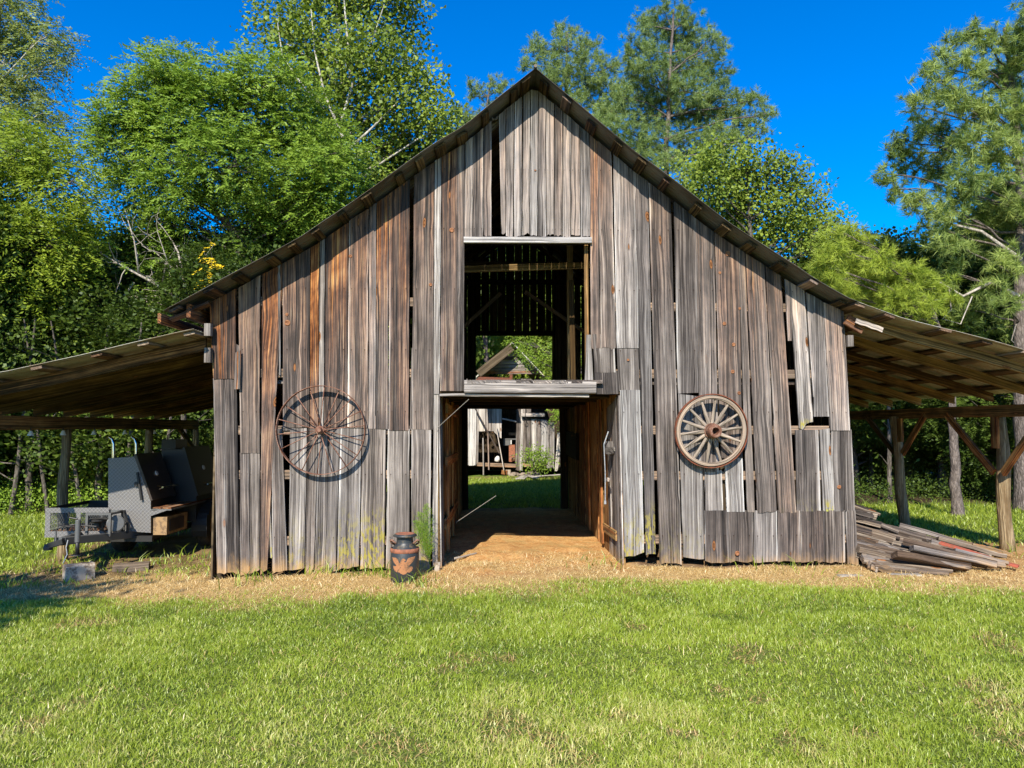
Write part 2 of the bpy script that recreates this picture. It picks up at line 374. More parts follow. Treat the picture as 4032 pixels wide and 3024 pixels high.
def roof_metal(name, a, b, c):
    t = NT(name); tc = t.node('ShaderNodeTexCoord').outputs['Object']
    n = t.noise(t.vmul(tc, (1.2, 3.0, 1.2)), 1.0, 5, 0.65); n2 = t.noise(tc, 26.0, 4, 0.6)
    st = t.math('FRACT', t.math('MULTIPLY', t.sep(tc)[1], 1.45))
    seam = t.math('SUBTRACT', 1.0, t.step(t.math('ABSOLUTE', t.math('SUBTRACT', st, 0.5)), 0.0, 0.02))
    col = t.mix(t.step(n, 0.42, 0.62), a, b); col = t.mix(t.math('MULTIPLY', t.step(n2, 0.5, 0.7), 0.6), col, c)
    col = t.mix(t.math('MULTIPLY', seam, 0.6), col, (0.04, 0.03, 0.02))
    return t.done(t.bsdf(col, 0.62, 0.35, 0.4, bump=n2, bs=0.2, bd=0.003))
M['rooftop'] = roof_metal('dark_roof_tin', (0.17, 0.17, 0.15), (0.10, 0.09, 0.07), (0.20, 0.09, 0.05))
M['roof'] = roof_metal('rusty_roof_tin', (0.50, 0.49, 0.41), (0.33, 0.29, 0.21), (0.36, 0.18, 0.09))
# diamond plate: small raised lozenges, alternating
t = NT('diamond_plate'); tc = t.node('ShaderNodeTexCoord').outputs['Object']; x, y, z = t.sep(tc)
def loz(sx, off):
    u = t.math('MULTIPLY', t.math('ADD', x, t.math('MULTIPLY', z, sx)), 19.0); v = t.math('MULTIPLY', t.math('SUBTRACT', z, t.math('MULTIPLY', x, sx)), 38.0)
    u = t.math('ADD', u, off); v = t.math('ADD', v, off)
    a = t.math('ABSOLUTE', t.math('SUBTRACT', t.math('FRACT', u), 0.5)); b = t.math('ABSOLUTE', t.math('SUBTRACT', t.math('FRACT', v), 0.5))
    return t.math('SUBTRACT', 1.0, t.step(t.math('ADD', a, b), 0.28, 0.40))
h = t.math('MAXIMUM', loz(1.0, 0.0), loz(-1.0, 0.5))
n = t.noise(tc, 3.0, 4, 0.6)
M['plate'] = t.done(t.bsdf(t.mix(h, t.mix(n, (0.15, 0.145, 0.14), (0.19, 0.18, 0.175)), (0.28, 0.27, 0.26)), 0.42, 0.25, 0.5, bump=h, bs=0.7, bd=0.004))
def leaf_mat(name, dark, light, yel=(0.30, 0.26, 0.03), trans=0.35, rough=0.45, gloss=0.12):
    t = NT(name); lv = t.attr('lv')
    pos = t.node('ShaderNodeNewGeometry').outputs['Position']
    n = t.noise(pos, 0.45, 3, 0.6)
    f = t.math('ADD', t.math('MULTIPLY', lv, 0.75), t.math('MULTIPLY', t.math('SUBTRACT', n, 0.5), 0.9), clamp=True)
    c = t.mix(f, dark, light); c = t.mix(t.step(lv, 0.972, 0.98), c, yel)
    d = t.node('ShaderNodeBsdfDiffuse'); t.lk(c, d.inputs[0])
    tr = t.node('ShaderNodeBsdfTranslucent'); t.lk(t.mix(0.5, c, (0.9, 1.0, 0.3), 'MULTIPLY'), tr.inputs[0])
    ms = t.node('ShaderNodeMixShader'); ms.inputs[0].default_value = trans; t.lk(d.outputs[0], ms.inputs[1]); t.lk(tr.outputs[0], ms.inputs[2])
    g = t.node('ShaderNodeBsdfGlossy'); g.inputs['Roughness'].default_value = rough; g.inputs[0].default_value = (0.9, 0.95, 1.0, 1)
    fr = t.node('ShaderNodeFresnel'); fr.inputs[0].default_value = 1.4
    m2 = t.node('ShaderNodeMixShader'); t.lk(t.math('MULTIPLY_ADD', fr.outputs[0], 0.05, gloss*0.08), m2.inputs[0]); t.lk(ms.outputs[0], m2.inputs[1]); t.lk(g.outputs[0], m2.inputs[2])
    return t.done(m2.outputs[0])
def bark_mat(name, a, b, sx=9.0, sz=2.0, bs=0.8):
    t = NT(name); tc = t.node('ShaderNodeTexCoord').outputs['Object']
    n = t.noise(t.vmul(tc, (sx, sx, sz)), 1.0, 5, 0.65); n2 = t.voro(t.vmul(tc, (sx*1.3, sx*1.3, sz*1.6)), 1.0, 'DISTANCE_TO_EDGE')
    c = t.mix(t.step(n, 0.38, 0.66), a, b); c = t.mix(t.math('MULTIPLY', t.math('SUBTRACT', 1.0, t.step(n2, 0.0, 0.14)), 0.55), c, tuple(k*0.45 for k in a))
    return t.done(t.bsdf(c, 0.9, spec=0.1, bump=t.math('ADD', n, n2), bs=bs, bd=0.03))
M['bark_grey'] = bark_mat('grey_bark', (0.08, 0.068, 0.055), (0.19, 0.165, 0.14), 14, 3.5)
M['bark_pale'] = bark_mat('pale_bark', (0.34, 0.31, 0.26), (0.60, 0.57, 0.50), 5, 3, 0.4)
M['bark_pine'] = bark_mat('pine_bark', (0.11, 0.09, 0.078), (0.23, 0.19, 0.165), 17, 5.0, 0.8)
M['log'] = bark_mat('peeled_log', (0.20, 0.135, 0.07), (0.42, 0.32, 0.19), 34, 1.6, 0.8)
M['dead'] = bark_mat('dead_branch', (0.30, 0.26, 0.21), (0.52, 0.47, 0.40), 14, 3, 0.4)
M['leaf_pecan'] = leaf_mat('pecan_leaf', (0.11, 0.18, 0.012), (0.43, 0.52, 0.05))
M['leaf_blue'] = leaf_mat('blue_green_leaf', (0.10, 0.16, 0.03), (0.42, 0.46, 0.12))
M['leaf_china'] = leaf_mat('fern_like_leaf', (0.10, 0.19, 0.018), (0.38, 0.51, 0.065))
M['leaf_gum'] = leaf_mat('star_leaf', (0.11, 0.17, 0.02), (0.38, 0.47, 0.07))
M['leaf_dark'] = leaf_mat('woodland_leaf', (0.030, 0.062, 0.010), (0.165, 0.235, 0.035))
M['needle'] = leaf_mat('pine_needle', (0.12, 0.19, 0.05), (0.42, 0.53, 0.17), trans=0.25)
M['needle_y'] = leaf_mat('young_pine_needle', (0.21, 0.29, 0.03), (0.56, 0.64, 0.09), trans=0.35)
M['needle_g'] = leaf_mat('near_pine_needle', (0.14, 0.22, 0.05), (0.52, 0.60, 0.16), trans=0.3)
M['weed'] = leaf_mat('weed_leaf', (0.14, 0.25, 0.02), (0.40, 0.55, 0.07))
# ================================================================== GROUND
def vnoise(x, y, s, seed=0):
    x = np.asarray(x)*s+seed*17.3; y = np.asarray(y)*s+seed*9.1
    xi = np.floor(x).astype(np.int64); yi = np.floor(y).astype(np.int64); fx = x-xi; fy = y-yi
    fx = fx*fx*(3-2*fx); fy = fy*fy*(3-2*fy)
    def h(a, b):
        n = (a*374761393+b*668265263+seed*1274126177) & 0x7fffffff
        n = ((n ^ (n >> 13))*1274126177) & 0x7fffffff
        return ((n ^ (n >> 16)) & 0xffff)/65535.0
    return (h(xi, yi)*(1-fx)+h(xi+1, yi)*fx)*(1-fy)+(h(xi, yi+1)*(1-fx)+h(xi+1, yi+1)*fx)*fy
def sm(x, a, b):
    t = np.clip((x-a)/(b-a), 0, 1); return t*t*(3-2*t)
def masks(X, Y):
    """bare earth, straw, orange clay : the three worn areas round the barn (0..1 each)"""
    n = vnoise(X, Y, 1.3, 1)-.5; n2 = vnoise(X, Y, 4.5, 2)-.5; wob = n*0.7+n2*0.4
    edge = -1.22-0.05*X+0.25*np.sin(X*0.7)
    straw = sm(Y+wob*0.8, edge-.45, edge+.45)*(1-sm(Y, 0.3, 1.0))*sm(X, -6.8, -5.2)*(1-sm(X+wob, 8.6, 10))
    pas = sm(X, -0.95, -0.7)*(1-sm(X, 1.6, 1.85))*sm(Y+wob*.5, -0.75, -0.2)*(1-sm(Y+wob, 6.0, 7.0))
    right = sm(X+wob, 4.2, 4.8)*(1-sm(X+wob*2, 9.3, 10.5))*sm(Y+wob, -1.2, -0.7)*(1-sm(Y+wob*1.2, 2.0, 3.2))
    inside = ((X > -3.5) & (X < 4.5) & (Y > 0) & (Y < 6.6)).astype(float)
    left = (1-sm(X+wob, -3.6, -3.2))*sm(X+wob, -7.2, -6.3)*sm(Y+wob, 0.3, 1.0)*(1-sm(Y+wob, 5.5, 7.5))
    shedf = np.exp(-((Y-14.5)/0.7)**2)*(np.abs(X) < 6)
    bare = np.clip(np.maximum.reduce([pas, right*0.9, inside, left*0.85, shedf*.7]), 0, 1)
    return bare, np.clip(straw, 0, 1), np.clip(np.maximum(pas, right*0.55+0*X), 0, 1)
CLIPS = [(1850, 2600, .34), (1780, 2640, .25), (2000, 2590, .2), (2960, 2580, .33), (2930, 2610, .2), (2500, 2470, .2), (3560, 2480, .16), (3900, 2520, .35), (3960, 2560, .25),
         (2000, 2860, .3), (1960, 2900, .22), (2180, 2930, .3), (2260, 2990, .28), (1500, 2940, .32), (1600, 2965, .25), (1420, 2960, .2), (3900, 2720, .3), (3960, 2800, .4), (3980, 2900, .35), (2830, 2720, .2), (1230, 2440, .0), (2450, 2830, .2), (3000, 2760, .15), (3400, 2900, .2), (340, 2760, .25), (150, 2850, .3), (3150, 2940, .25), (2700, 2900, .2)]
def on_ground(px, py):
    d = RM @ Vector(((px-2016)/2912.0, -(py-1512)/2912.0, -1.0)); t = -CAMPOS.z/d.z
    for _ in range(4):
        p = CAMPOS+d*t; t = (ground_z(p.x, p.y)-CAMPOS.z)/d.z
    return CAMPOS+d*t
CL = [(on_ground(a, b), r*.55) for a, b, r in CLIPS if r > 0]
def clipmask(X, Y):
    m = np.zeros_like(X)
    for p, r in CL:
        q = ((X-p.x)/r)**2+((Y-p.y)/(r*1.25))**2
        m = np.maximum(m, 1-sm(q+(vnoise(X, Y, 9, 4)-.5)*1.3, 0.2, 1.1))
    bp = on_ground(350, 2450); m = np.maximum(m, 1-sm(((X-bp.x)/.45)**2+((Y-bp.y)/.3)**2+(vnoise(X, Y, 7, 4)-.5), .3, 1))
    return m
gx = np.concatenate([-np.geomspace(10.1, 300, 34)[::-1], np.arange(-10, 12.01, 0.09), np.geomspace(12.2, 300, 34)])
gy = np.concatenate([-np.geomspace(7.2, 200, 20)[::-1], np.arange(-7, 8.0, 0.09), np.geomspace(8.1, 400, 60)])
XX, YY = np.meshgrid(gx, gy); ZZ = gz_np(XX, YY)
b_, s_, o_ = masks(XX, YY)
ZZ = ZZ+(vnoise(XX, YY, 3.1, 5)-.5)*0.03*(1+b_)+(vnoise(XX, YY, 8, 6)-.5)*0.014
nx, ny = len(gx), len(gy); idx = np.arange(nx*ny).reshape(ny, nx)
q = np.stack([idx[:-1, :-1], idx[:-1, 1:], idx[1:, 1:], idx[1:, :-1]], -1).reshape(-1, 4)
t = NT('grass_soil'); pos = t.node('ShaderNodeNewGeometry').outputs['Position']
n1 = t.noise(pos, 5.0, 5, 0.65); n2 = t.noise(pos, 42.0, 4, 0.7); n3 = t.noise(pos, 1.1, 3, 0.5); n4 = t.noise(t.vmul(pos, (60, 160, 60)), 1.0, 3, .7)
turf = t.mix(t.step(n2, 0.4, 0.6), (0.06, 0.09, 0.014), (0.17, 0.20, 0.045)); turf = t.mix(t.step(n1, 0.6, 0.85), turf, (0.20, 0.17, 0.06))
far = t.mix(t.step(n1, 0.4, 0.65), (0.08, 0.16, 0.018), (0.16, 0.24, 0.04))
pz = t.sep(pos)
turf = t.mix(t.step(pz[1], 7.0, 12.0), turf, far)
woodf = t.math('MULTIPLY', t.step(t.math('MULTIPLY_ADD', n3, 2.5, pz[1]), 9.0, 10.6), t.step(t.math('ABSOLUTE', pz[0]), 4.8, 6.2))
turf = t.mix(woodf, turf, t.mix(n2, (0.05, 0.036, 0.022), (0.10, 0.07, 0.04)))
earth = t.mix(t.step(n1, 0.35, 0.65), (0.17, 0.10, 0.055), (0.30, 0.19, 0.10)); earth = t.mix(t.math('MULTIPLY', t.step(n2, 0.5, 0.66), 0.5), earth, (0.10, 0.065, 0.04))
clay = t.mix(t.step(n1, 0.35, 0.65), (0.50, 0.25, 0.085), (0.66, 0.39, 0.15)); clay = t.mix(t.math('MULTIPLY', t.step(n2, 0.48, 0.62), 0.7), clay, (0.27, 0.145, 0.06)); clay = t.mix(t.math('MULTIPLY', t.step(t.noise(pos, 17.0, 4, .7), .55, .66), .6), clay, (0.70, 0.50, 0.26))
thatch = t.mix(t.step(n4, 0.4, 0.62), (0.30, 0.18, 0.065), (0.62, 0.43, 0.18))
c = t.mix(t.attr('straw'), turf, thatch); c = t.mix(t.attr('bare'), c, earth); c = t.mix(t.attr('orange'), c, clay)
c = t.mix(t.math('MULTIPLY', t.math('MULTIPLY', t.attr('orange'), t.step(t.noise(pos, 2.6, 3, .6), .5, .62)), 0.75), c, thatch)
M['ground'] = t.done(t.bsdf(c, 0.95, spec=0.1, bump=t.math('ADD', n2, t.math('MULTIPLY', n1, 1.5)), bs=0.9, bd=0.02))
g = npmesh('ground', np.stack([XX, YY, ZZ], -1).reshape(-1, 3), q, mat=M['ground'], att={'bare': b_.ravel(), 'straw': s_.ravel(), 'orange': o_.ravel()}, smooth=True)
tag(g, kind='structure')
def gsurf(X, Y):
    b, s, o = masks(X, Y)
    return gz_np(X, Y)+(vnoise(X, Y, 3.1, 5)-.5)*0.03*(1+b)+(vnoise(X, Y, 8, 6)-.5)*0.014
# ------------------------------------------------------------------ grass
NR = np.random.default_rng(11)
def blades(name, X, Y, H, W, lean, mat, lv, curl=0.5):
    n = len(X); Z = gsurf(X, Y)-0.004
    az = NR.random(n)*2*np.pi; fa = NR.random(n)*2*np.pi
    lx = np.cos(az)*lean; ly = np.sin(az)*lean
    sx = np.cos(fa)*W/2; sy = np.sin(fa)*W/2
    up = np.sqrt(np.maximum(0.05, 1-lean**2))
    P0 = np.stack([X-sx, Y-sy, Z], -1); P1 = np.stack([X+sx, Y+sy, Z], -1)
    mx = X+lx*H*.4; my = Y+ly*H*.4; mz = Z+H*.58*up
    P2 = np.stack([mx+sx*.8, my+sy*.8, mz], -1); P3 = np.stack([mx-sx*.8, my-sy*.8, mz], -1)
    P4 = np.stack([X+lx*H*(1+curl), Y+ly*H*(1+curl), Z+H*up*(1-.25*curl*lean)], -1)
    v = np.stack([P0, P1, P2, P3, P4], 1).reshape(-1, 3); b = np.arange(n)[:, None]*5
    o = npmesh(name, v, b+np.array([[0, 1, 2, 3]]), b+np.array([[3, 2, 4]]), mat, {'lv': np.repeat(lv, 5)})
    return o
def grass_mat(name, dark, light, dry):
    t = NT(name); lv = t.attr('lv'); pos = t.node('ShaderNodeNewGeometry').outputs['Position']
    c = t.mix(t.step(lv, 0.0, 0.55), dark, light); c = t.mix(t.step(lv, 0.62, 0.98), c, dry)
    d = t.node('ShaderNodeBsdfDiffuse'); t.lk(c, d.inputs[0]); tr = t.node('ShaderNodeBsdfTranslucent'); t.lk(c, tr.inputs[0])
    ms = t.node('ShaderNodeMixShader'); ms.inputs[0].default_value = 0.35; t.lk(d.outputs[0], ms.inputs[1]); t.lk(tr.outputs[0], ms.inputs[2])
    g = t.node('ShaderNodeBsdfGlossy'); g.inputs['Roughness'].default_value = 0.42
    m2 = t.node('ShaderNodeMixShader'); m2.inputs[0].default_value = 0.045; t.lk(ms.outputs[0], m2.inputs[1]); t.lk(g.outputs[0], m2.inputs[2])
    return t.done(m2.outputs[0])
M['grass'] = grass_mat('grass_blade', (0.08, 0.155, 0.012), (0.355, 0.445, 0.040), (0.66, 0.60, 0.22))
M['straw'] = grass_mat('dry_grass_blade', (0.36, 0.23, 0.08), (0.68, 0.49, 0.20), (0.85, 0.70, 0.38))
def scatter(n, x0, x1, y0, y1): return x0+NR.random(n)*(x1-x0), y0+NR.random(n)*(y1-y0)
def lawn():
    Xs = []; Ys = []
    # (x range, y range, blades per m2) : thick under the camera, thinner far off
    for (x0, x1, y0, y1, dn) in ((-4.2, 4.4, -6.4, -4.4, 9500), (-6.2, 6.4, -4.4, -2.6, 6500), (-7.6, 8.4, -2.6, -0.8, 4500), (-10, -4.2, -6.4, -4.4, 900), (4.4, 10, -6.4, -4.4, 900), (-11, -6.2, -4.4, -2.6, 900),
                                 (6.4, 11, -4.4, -2.6, 900), (-9, 9, -10, -6.4, 500), (-12, -7.6, -2.6, 2, 900), (8.4, 12, -2.6, 2, 700)):
        x, y = scatter(int((x1-x0)*(y1-y0)*dn), x0, x1, y0, y1); Xs.append(x); Ys.append(y)
    X = np.concatenate(Xs); Y = np.concatenate(Ys)
    b, s, o = masks(X, Y); cm = clipmask(X, Y)
    thin = 0.72+0.28*sm(vnoise(X, Y, 1.6, 8)+(vnoise(X, Y, 6, 9)-.5)*.6, 0.15, .6)
    keep = NR.random(len(X)) < (1-np.clip(b*0.95+s*0.90, 0, 1))*(1-0.75*cm)*thin
    X = X[keep]; Y = Y[keep]; s = s[keep]; cm = cm[keep]; n = len(X)
    far = np.clip((Y+6)/6, 0, 1)
    pat = vnoise(X, Y, 0.9, 3); tall = sm(vnoise(X, Y, 3.4, 7)*.65+vnoise(X, Y, .8, 12)*.45, .38, .75)*(1-s)
    H = (0.024+0.024*tall+0.024*NR.random(n))*(0.85+0.25*far)
    W = (0.0034+0.0026*NR.random(n))*(1+0.5*far)
    lean = 0.15+0.6*NR.random(n)**1.3+0.1*(1-tall)
    # fresh green middle band, duller and yellower in the near corners
    yel = 0.55*sm(-Y, 3.2, 5.2)*(0.35+0.75*pat)+0.35*s+0.25*cm
    lv = np.clip(0.10+0.42*tall*NR.random(n)*.8+0.28*NR.random(n)+0.22*pat+yel*NR.random(n)*0.9+(NR.random(n) < 0.07)*0.4, 0, 1)
    o = blades('lawn_grass', X, Y, H, W, np.clip(lean, 0, .93), M['grass'], lv)
    tag(o, 'bright green mown lawn grass in front of the barn', 'grass', kind='stuff')
lawn()
def back_grass():
    Xs = []; Ys = []
    for (x0, x1, y0, y1, dn) in ((-3.5, 5, 6.6, 14.5, 520), (-16, -5.5, 0, 8.6, 520), (4.8, 14, 2.0, 8.3, 420), (-9, -3.5, 0, 2, 500)):
        x, y = scatter(int((x1-x0)*(y1-y0)*dn), x0, x1, y0, y1); Xs.append(x); Ys.append(y)
    X = np.concatenate(Xs); Y = np.concatenate(Ys); b, s, o = masks(X, Y)
    keep = NR.random(len(X)) < (1-np.clip(b*.93+s*.8, 0, 1)); X = X[keep]; Y = Y[keep]; n = len(X)
    H = 0.05+0.06*NR.random(n)*(0.5+vnoise(X, Y, 1.0, 21)); W = 0.010+0.006*NR.random(n)
    o = blades('rough_grass', X, Y, H, W, 0.2+0.6*NR.random(n), M['grass'], np.clip(0.15+0.6*NR.random(n), 0, 1))
    tag(o, 'rough green grass behind and beside the barn', 'grass', kind='stuff')
back_grass()
def dry():
    x1, y1 = scatter(330000, -7, 10.2, -2.1, 1.2); b, s, o = masks(x1, y1)
    out = ~((x1 > -3.5) & (x1 < 4.5) & (y1 > -0.02))
    pas = (x1 > -0.7) & (x1 < 1.6) & (y1 > -0.1) & (y1 < 1.0)
    k = (NR.random(len(x1)) < np.maximum(s, b*.35)*(0.35+0.65*sm(vnoise(x1, y1, 3, 31), .3, .6)))
    k &= out | (pas & (NR.random(len(x1)) < .8)); X = x1[k]; Y = y1[k]
    x2, y2 = scatter(200000, -5.5, 6.5, -6.3, -1.2); c = clipmask(x2, y2); k = NR.random(len(x2)) < c*0.75; X = np.concatenate([X, x2[k]]); Y = np.concatenate([Y, y2[k]])
    x3, y3 = scatter(16000, -5.5, 6.5, -6.3, -1.2); X = np.concatenate([X, x3]); Y = np.concatenate([Y, y3])
    n = len(X); H = 0.020+0.06*NR.random(n)**1.5; W = 0.004+0.004*NR.random(n)
    lean = np.where(NR.random(n) < .85, 0.88+0.1*NR.random(n), 0.4+.4*NR.random(n))
    isc = clipmask(X, Y)
    lv = np.clip(0.2+0.75*NR.random(n)-isc*0.35, 0, 1)
    o = blades('dry_grass', X, Y, H, W, np.clip(lean, 0, .985), M['straw'], lv, 0.1)
    tag(o, 'dry straw coloured grass and clippings along the foot of the barn', 'dry grass', kind='stuff')
dry()
# ================================================================== BARN
barn = thing('barn', 'weathered grey wooden barn with steep gable, open passage and hay loft opening', 'barn')
RP = [(642, 1222), (844, 1114), (1013, 1021), (1182, 929), (1300, 847), (1500, 710), (1700, 568), (1825, 494), (1970, 372), (2109, 262), (2240, 372), (2500, 592), (2700, 743), (2869, 872), (3038, 982), (3206, 1092), (3341, 1169), (3544, 1243), (3797, 1307), (4032, 1372)]
OH = -0.40
RXZ = [(lambda p: (p.x, p.z))(P(a, b, OH)) for a, b in RP]
RXZ.append((7.75, RXZ[-1][1]-(7.75-RXZ[-1][0])*0.31))
LP = [(lambda p: (p.x, p.z))(P(a, b, OH+.03)) for a, b in [(764, 1296), (540, 1346), (312, 1400), (0, 1467)]]
LXZ = [(-7.25, LP[-1][1]-(LP[-1][0]+7.25)*0.20)]+LP[::-1]
rx_, rz_ = zip(*RXZ); lx_, lz_ = zip(*LXZ)
def roofz(x): return float(np.interp(x, rx_, rz_))
def leanz(x): return float(np.interp(x, lx_, lz_))
def rslope(f, x): return (f(x+.05)-f(x-.05))/.1
YB = 6.6
def roof_sheet(name, x0, x1, f, mat, y0, y1, parent):
    xs = np.linspace(x0, x1, 34); ys = np.arange(y0, y1, 0.019)
    X, Y = np.meshgrid(xs, ys); Z = np.interp(X, *zip(*[(a, f(a)) for a in np.linspace(x0, x1, 60)]))
    k = np.floor((Y-y0)/0.66); r = vnoise(k*3.1, k*0+np.floor(X/1.9), 1.0, 40)-.5
    Z = Z+0.007*np.sin(Y*2*np.pi/.076)+r*0.012+0.004*vnoise(X, Y, 4, 3)
    Yj = Y+(vnoise(X, Y*0, 1.3, 44)-.5)*0.06*(Y < y0+.3)
    n, m = X.shape; idx = np.arange(n*m).reshape(n, m)
    q = np.stack([idx[:-1, :-1], idx[1:, :-1], idx[1:, 1:], idx[:-1, 1:]], -1).reshape(-1, 4)
    V1 = np.stack([X, Yj, Z], -1).reshape(-1, 3); V2 = V1-[0, 0, .005]; N = n*m
    e = idx[0]; q2 = np.stack([e[:-1], e[1:], e[1:]+N, e[:-1]+N], -1)
    e = idx[:, 0]; q3 = np.stack([e[:-1], e[:-1]+N, e[1:]+N, e[1:]], -1)
    e = idx[:, -1]; q4 = np.stack([e[:-1], e[1:], e[1:]+N, e[:-1]+N], -1)
    return npmesh(name, np.concatenate([V1, V2]), np.concatenate([q, q[:, ::-1]+N, q2, q3, q4]), mat=mat, parent=parent)
APX = RXZ[9][0]
roofL = roof_sheet('roof', rx_[0], APX, roofz, M['rooftop'], OH, 7.05, barn)
roofR = roof_sheet('roof', APX, 4.40, roofz, M['rooftop'], OH, 7.05, barn)
roofRL = roof_sheet('lean_to_roof', 4.405, rx_[-1], lambda x: roofz(x)-.004, M['roof'], OH+.02, 7.05, barn)
roofLL = roof_sheet('lean_to_roof', lx_[0], lx_[-1], leanz, M['roof'], OH+.03, 7.0, barn)
one(lambda m: m.tube([(APX, y, roofz(APX)+.012+.006*math.sin(y*3)) for y in np.linspace(OH-.01, 7.07, 12)], 0.022, 8), 'ridge_cap', M['rooftop'], barn)
def purlin(x, f, parent, y0, y1, w=0.11, mat='grey', drop=0.032):
    s = rslope(f, x); nrm = Vector((-s, 0, 1)).normalized()
    c = Vector((x, 0, f(x)))-nrm*drop
    m = MB(); m.beam((c.x, y0, c.z), (c.x, y1, c.z), w, 0.032, up=nrm, seg=6, jit=.006, at=(rng.random()*.7, .5 if mat == 'inner' else .25, 0, 0)); return m.build('purlin', M[mat], parent)
x = rx_[0]+.10
while x < APX-.1:
    purlin(x, roofz, roofL, OH+.02+rng.random()*.12, 7.0, 0.10+rng.random()*.05, ('grey', 'dark', 'dark')[int(rng.random()*3)]); x += 0.24+rng.random()*0.16
purlin(APX-.14, roofz, roofL, OH+.04, 7.0, .13, 'dark')
x = APX+.14
while x < 4.3:
    purlin(x, roofz, roofR, OH+.02+rng.random()*.12, 7.0, 0.10+rng.random()*.05, ('grey', 'dark', 'dark')[int(rng.random()*3)]); x += 0.24+rng.random()*0.16
for a, b in [(3390, 1190), (3507, 1232), (3722, 1300), (3891, 1345), (4045, 1385), (4200, 1430), (4360, 1480)]:
    purlin(P(a, b, OH+.05).x, roofz, roofRL, OH+.01+rng.random()*.04, 6.95, 0.13, 'lumber', .03)
for a in [142-232, 142, 374, 557, 740]:
    purlin(P(a, 1400, OH+.05).x, leanz, roofLL, OH+.05+rng.random()*.04, 6.9, 0.13, 'lumber', .03)
purlin(-6.3, leanz, roofLL, OH+.05, 6.9, .13, 'lumber', .03); purlin(-6.95, leanz, roofLL, OH+.05, 6.9, .13, 'lumber', .03)
# rafters
def rafter(f, xa, xb, y, parent, h=0.17, w=0.045, drop=0.055, mat='inner', n=5, at=None):
    m = MB(); xs = np.linspace(xa, xb, n)
    for i in range(n-1):
        pass
    pts = [Vector((a, y+(rng.random()-.5)*.01, f(a)-drop-h/2)) for a in xs]
    sd = rng.random()*50; vs = []; bc = []; L = 0
    for i, p in enumerate(pts):
        if i: L += (p-pts[i-1]).length
        for (dy, dz, u) in ((-w/2, h/2, 0), (-w/2, -h/2, h), (w/2, -h/2, h+w), (w/2, h/2, 2*h+w)):
            vs.append((p.x, p.y+dy, p.z+dz)); bc.append((u, L, sd))
    fs = []
    for i in range(n-1):
        for k in range(4): fs.append((i*4+k, i*4+(k+1) % 4, (i+1)*4+(k+1) % 4, (i+1)*4+k))
    fs += [(3, 2, 1, 0), tuple((n-1)*4+k for k in range(4))]
    m.add(vs, fs, bc, at or (rng.random(), .3, 0, 0)); return m.build('rafter', M[mat], parent)
for y in [0.03, 0.85, 1.65, 2.45, 3.25, 4.05, 4.85, 5.65, 6.5]: rafter(leanz, -7.05, -3.52, y, roofLL, h=.15, at=((.15, .85)[int(y*5) % 2], .5*rng.random(), 0, 0))
for y in [0.03, 1.0, 1.95, 2.9, 3.85, 4.8, 5.7, 6.5]: rafter(roofz, 4.52, 7.6, y, roofRL, h=.125, w=.05)
for y in [0.11, 0.8, 1.6, 2.4, 3.2, 4.0, 4.8, 5.6, 6.45]:
    rafter(roofz, rx_[0]+.08 if y > .5 else -3.4, APX-.02, y, roofL, h=.12, drop=.05, mat='dark', n=12)
    rafter(roofz, APX+.02, 4.38, y, roofR, h=.12, drop=.05, mat='dark', n=12)
# soffit bits at the left eave: broken short boards on the underside
for (a, b, c, d, y0) in ((-3.86, -3.46, .09, .05, -.2),):
    m = MB(); m.beam((a, y0, roofz(a)-c), (a+.42, y0+.1, roofz(a+.42)-c-.02), .22, .03, seg=3, jit=.02, at=(.2, .5, 0, 0)); m.build('soffit_board', M['grey'], barn)
# ---- front wall boards, traced board by board
A2 = lambda x, y: (800+x/1.1058, 900+y/1.1058)      # left half survey
A4 = lambda x, y: (2300+x/1.1064, 900+y/1.1064)     # right half survey
A6 = lambda x, y: (1700+x/1.276, 200+y/1.276)       # gable survey
def atf_board(p, at):
    top = roofz(p.x)-p.z
    n = vnoise(np.array([p.x*9]), np.array([p.z*.7]), 1.0, 3)[0]
    wv = at[1]*(0.35+0.9*max(0.0, 1-top/1.9))*(0.5+n)
    low = max(0.0, 1-(p.z)/0.9)
    ms = at[2]*low if at[2] < 1.5 else 1.6*max(0.0, 1-(p.z-ZB[0])/.16)+(.35 if at[2] > 2 else .0)
    return (at[0], wv, ms)
ZB = [0.0]
FW = MB(); GW = MB()
def board(conv, bl, br, tr, tl, mb=None, rnd=None, warm=.2, moss=0.0, y=0.0, rag=(0.03, 0.006), top=True, warp=.004, th=.024):
    """bl.. in survey pixels (x, y); y=None means up to the roof"""
    mb = mb or FW
    if conv is not A6 and tr[1] is not None and 450 < tr[1] and y <= 0 and th > .02: tr = (tr[0], tr[1]-9); tl = (tl[0], tl[1]-9); y = .006
    if conv is A6 or bl[1] < 1240: rag = (min(rag[0], .03) if conv is A6 else (rag[0] if rag[0] > .05 else .005), rag[1])
    if conv is A4: warm *= .55
    ins = .45
    if th > .02 and y > -.03: bl = (bl[0]+ins, bl[1]); tl = (tl[0]+ins, tl[1]); br = (br[0]-ins, br[1]); tr = (tr[0]-ins, tr[1])
    pt = []
    for c in (bl, br): a, b = conv(*c); pt.append(P(a, b, y))
    for c, base in ((tr, pt[1]), (tl, pt[0])):
        a, b = conv(c[0], c[1] if c[1] is not None else 0)
        q = P(a, b, y)
        if c[1] is None:
            a2, b2 = conv(c[0], bl[1]-300); q = P(a2, b2, y); q.z = roofz(q.x)-.058-rng.random()*.015
        pt.append(q)
    ZB[0] = min(q.z for q in pt)
    r = rng.random() if rnd is None else rnd
    mb.plank(pt[0], pt[1], pt[2], pt[3], back=(0, th, 0), rag=rag, at=(r, warm, moss), atf=atf_board, warp=warp, wob=.003)
B = board
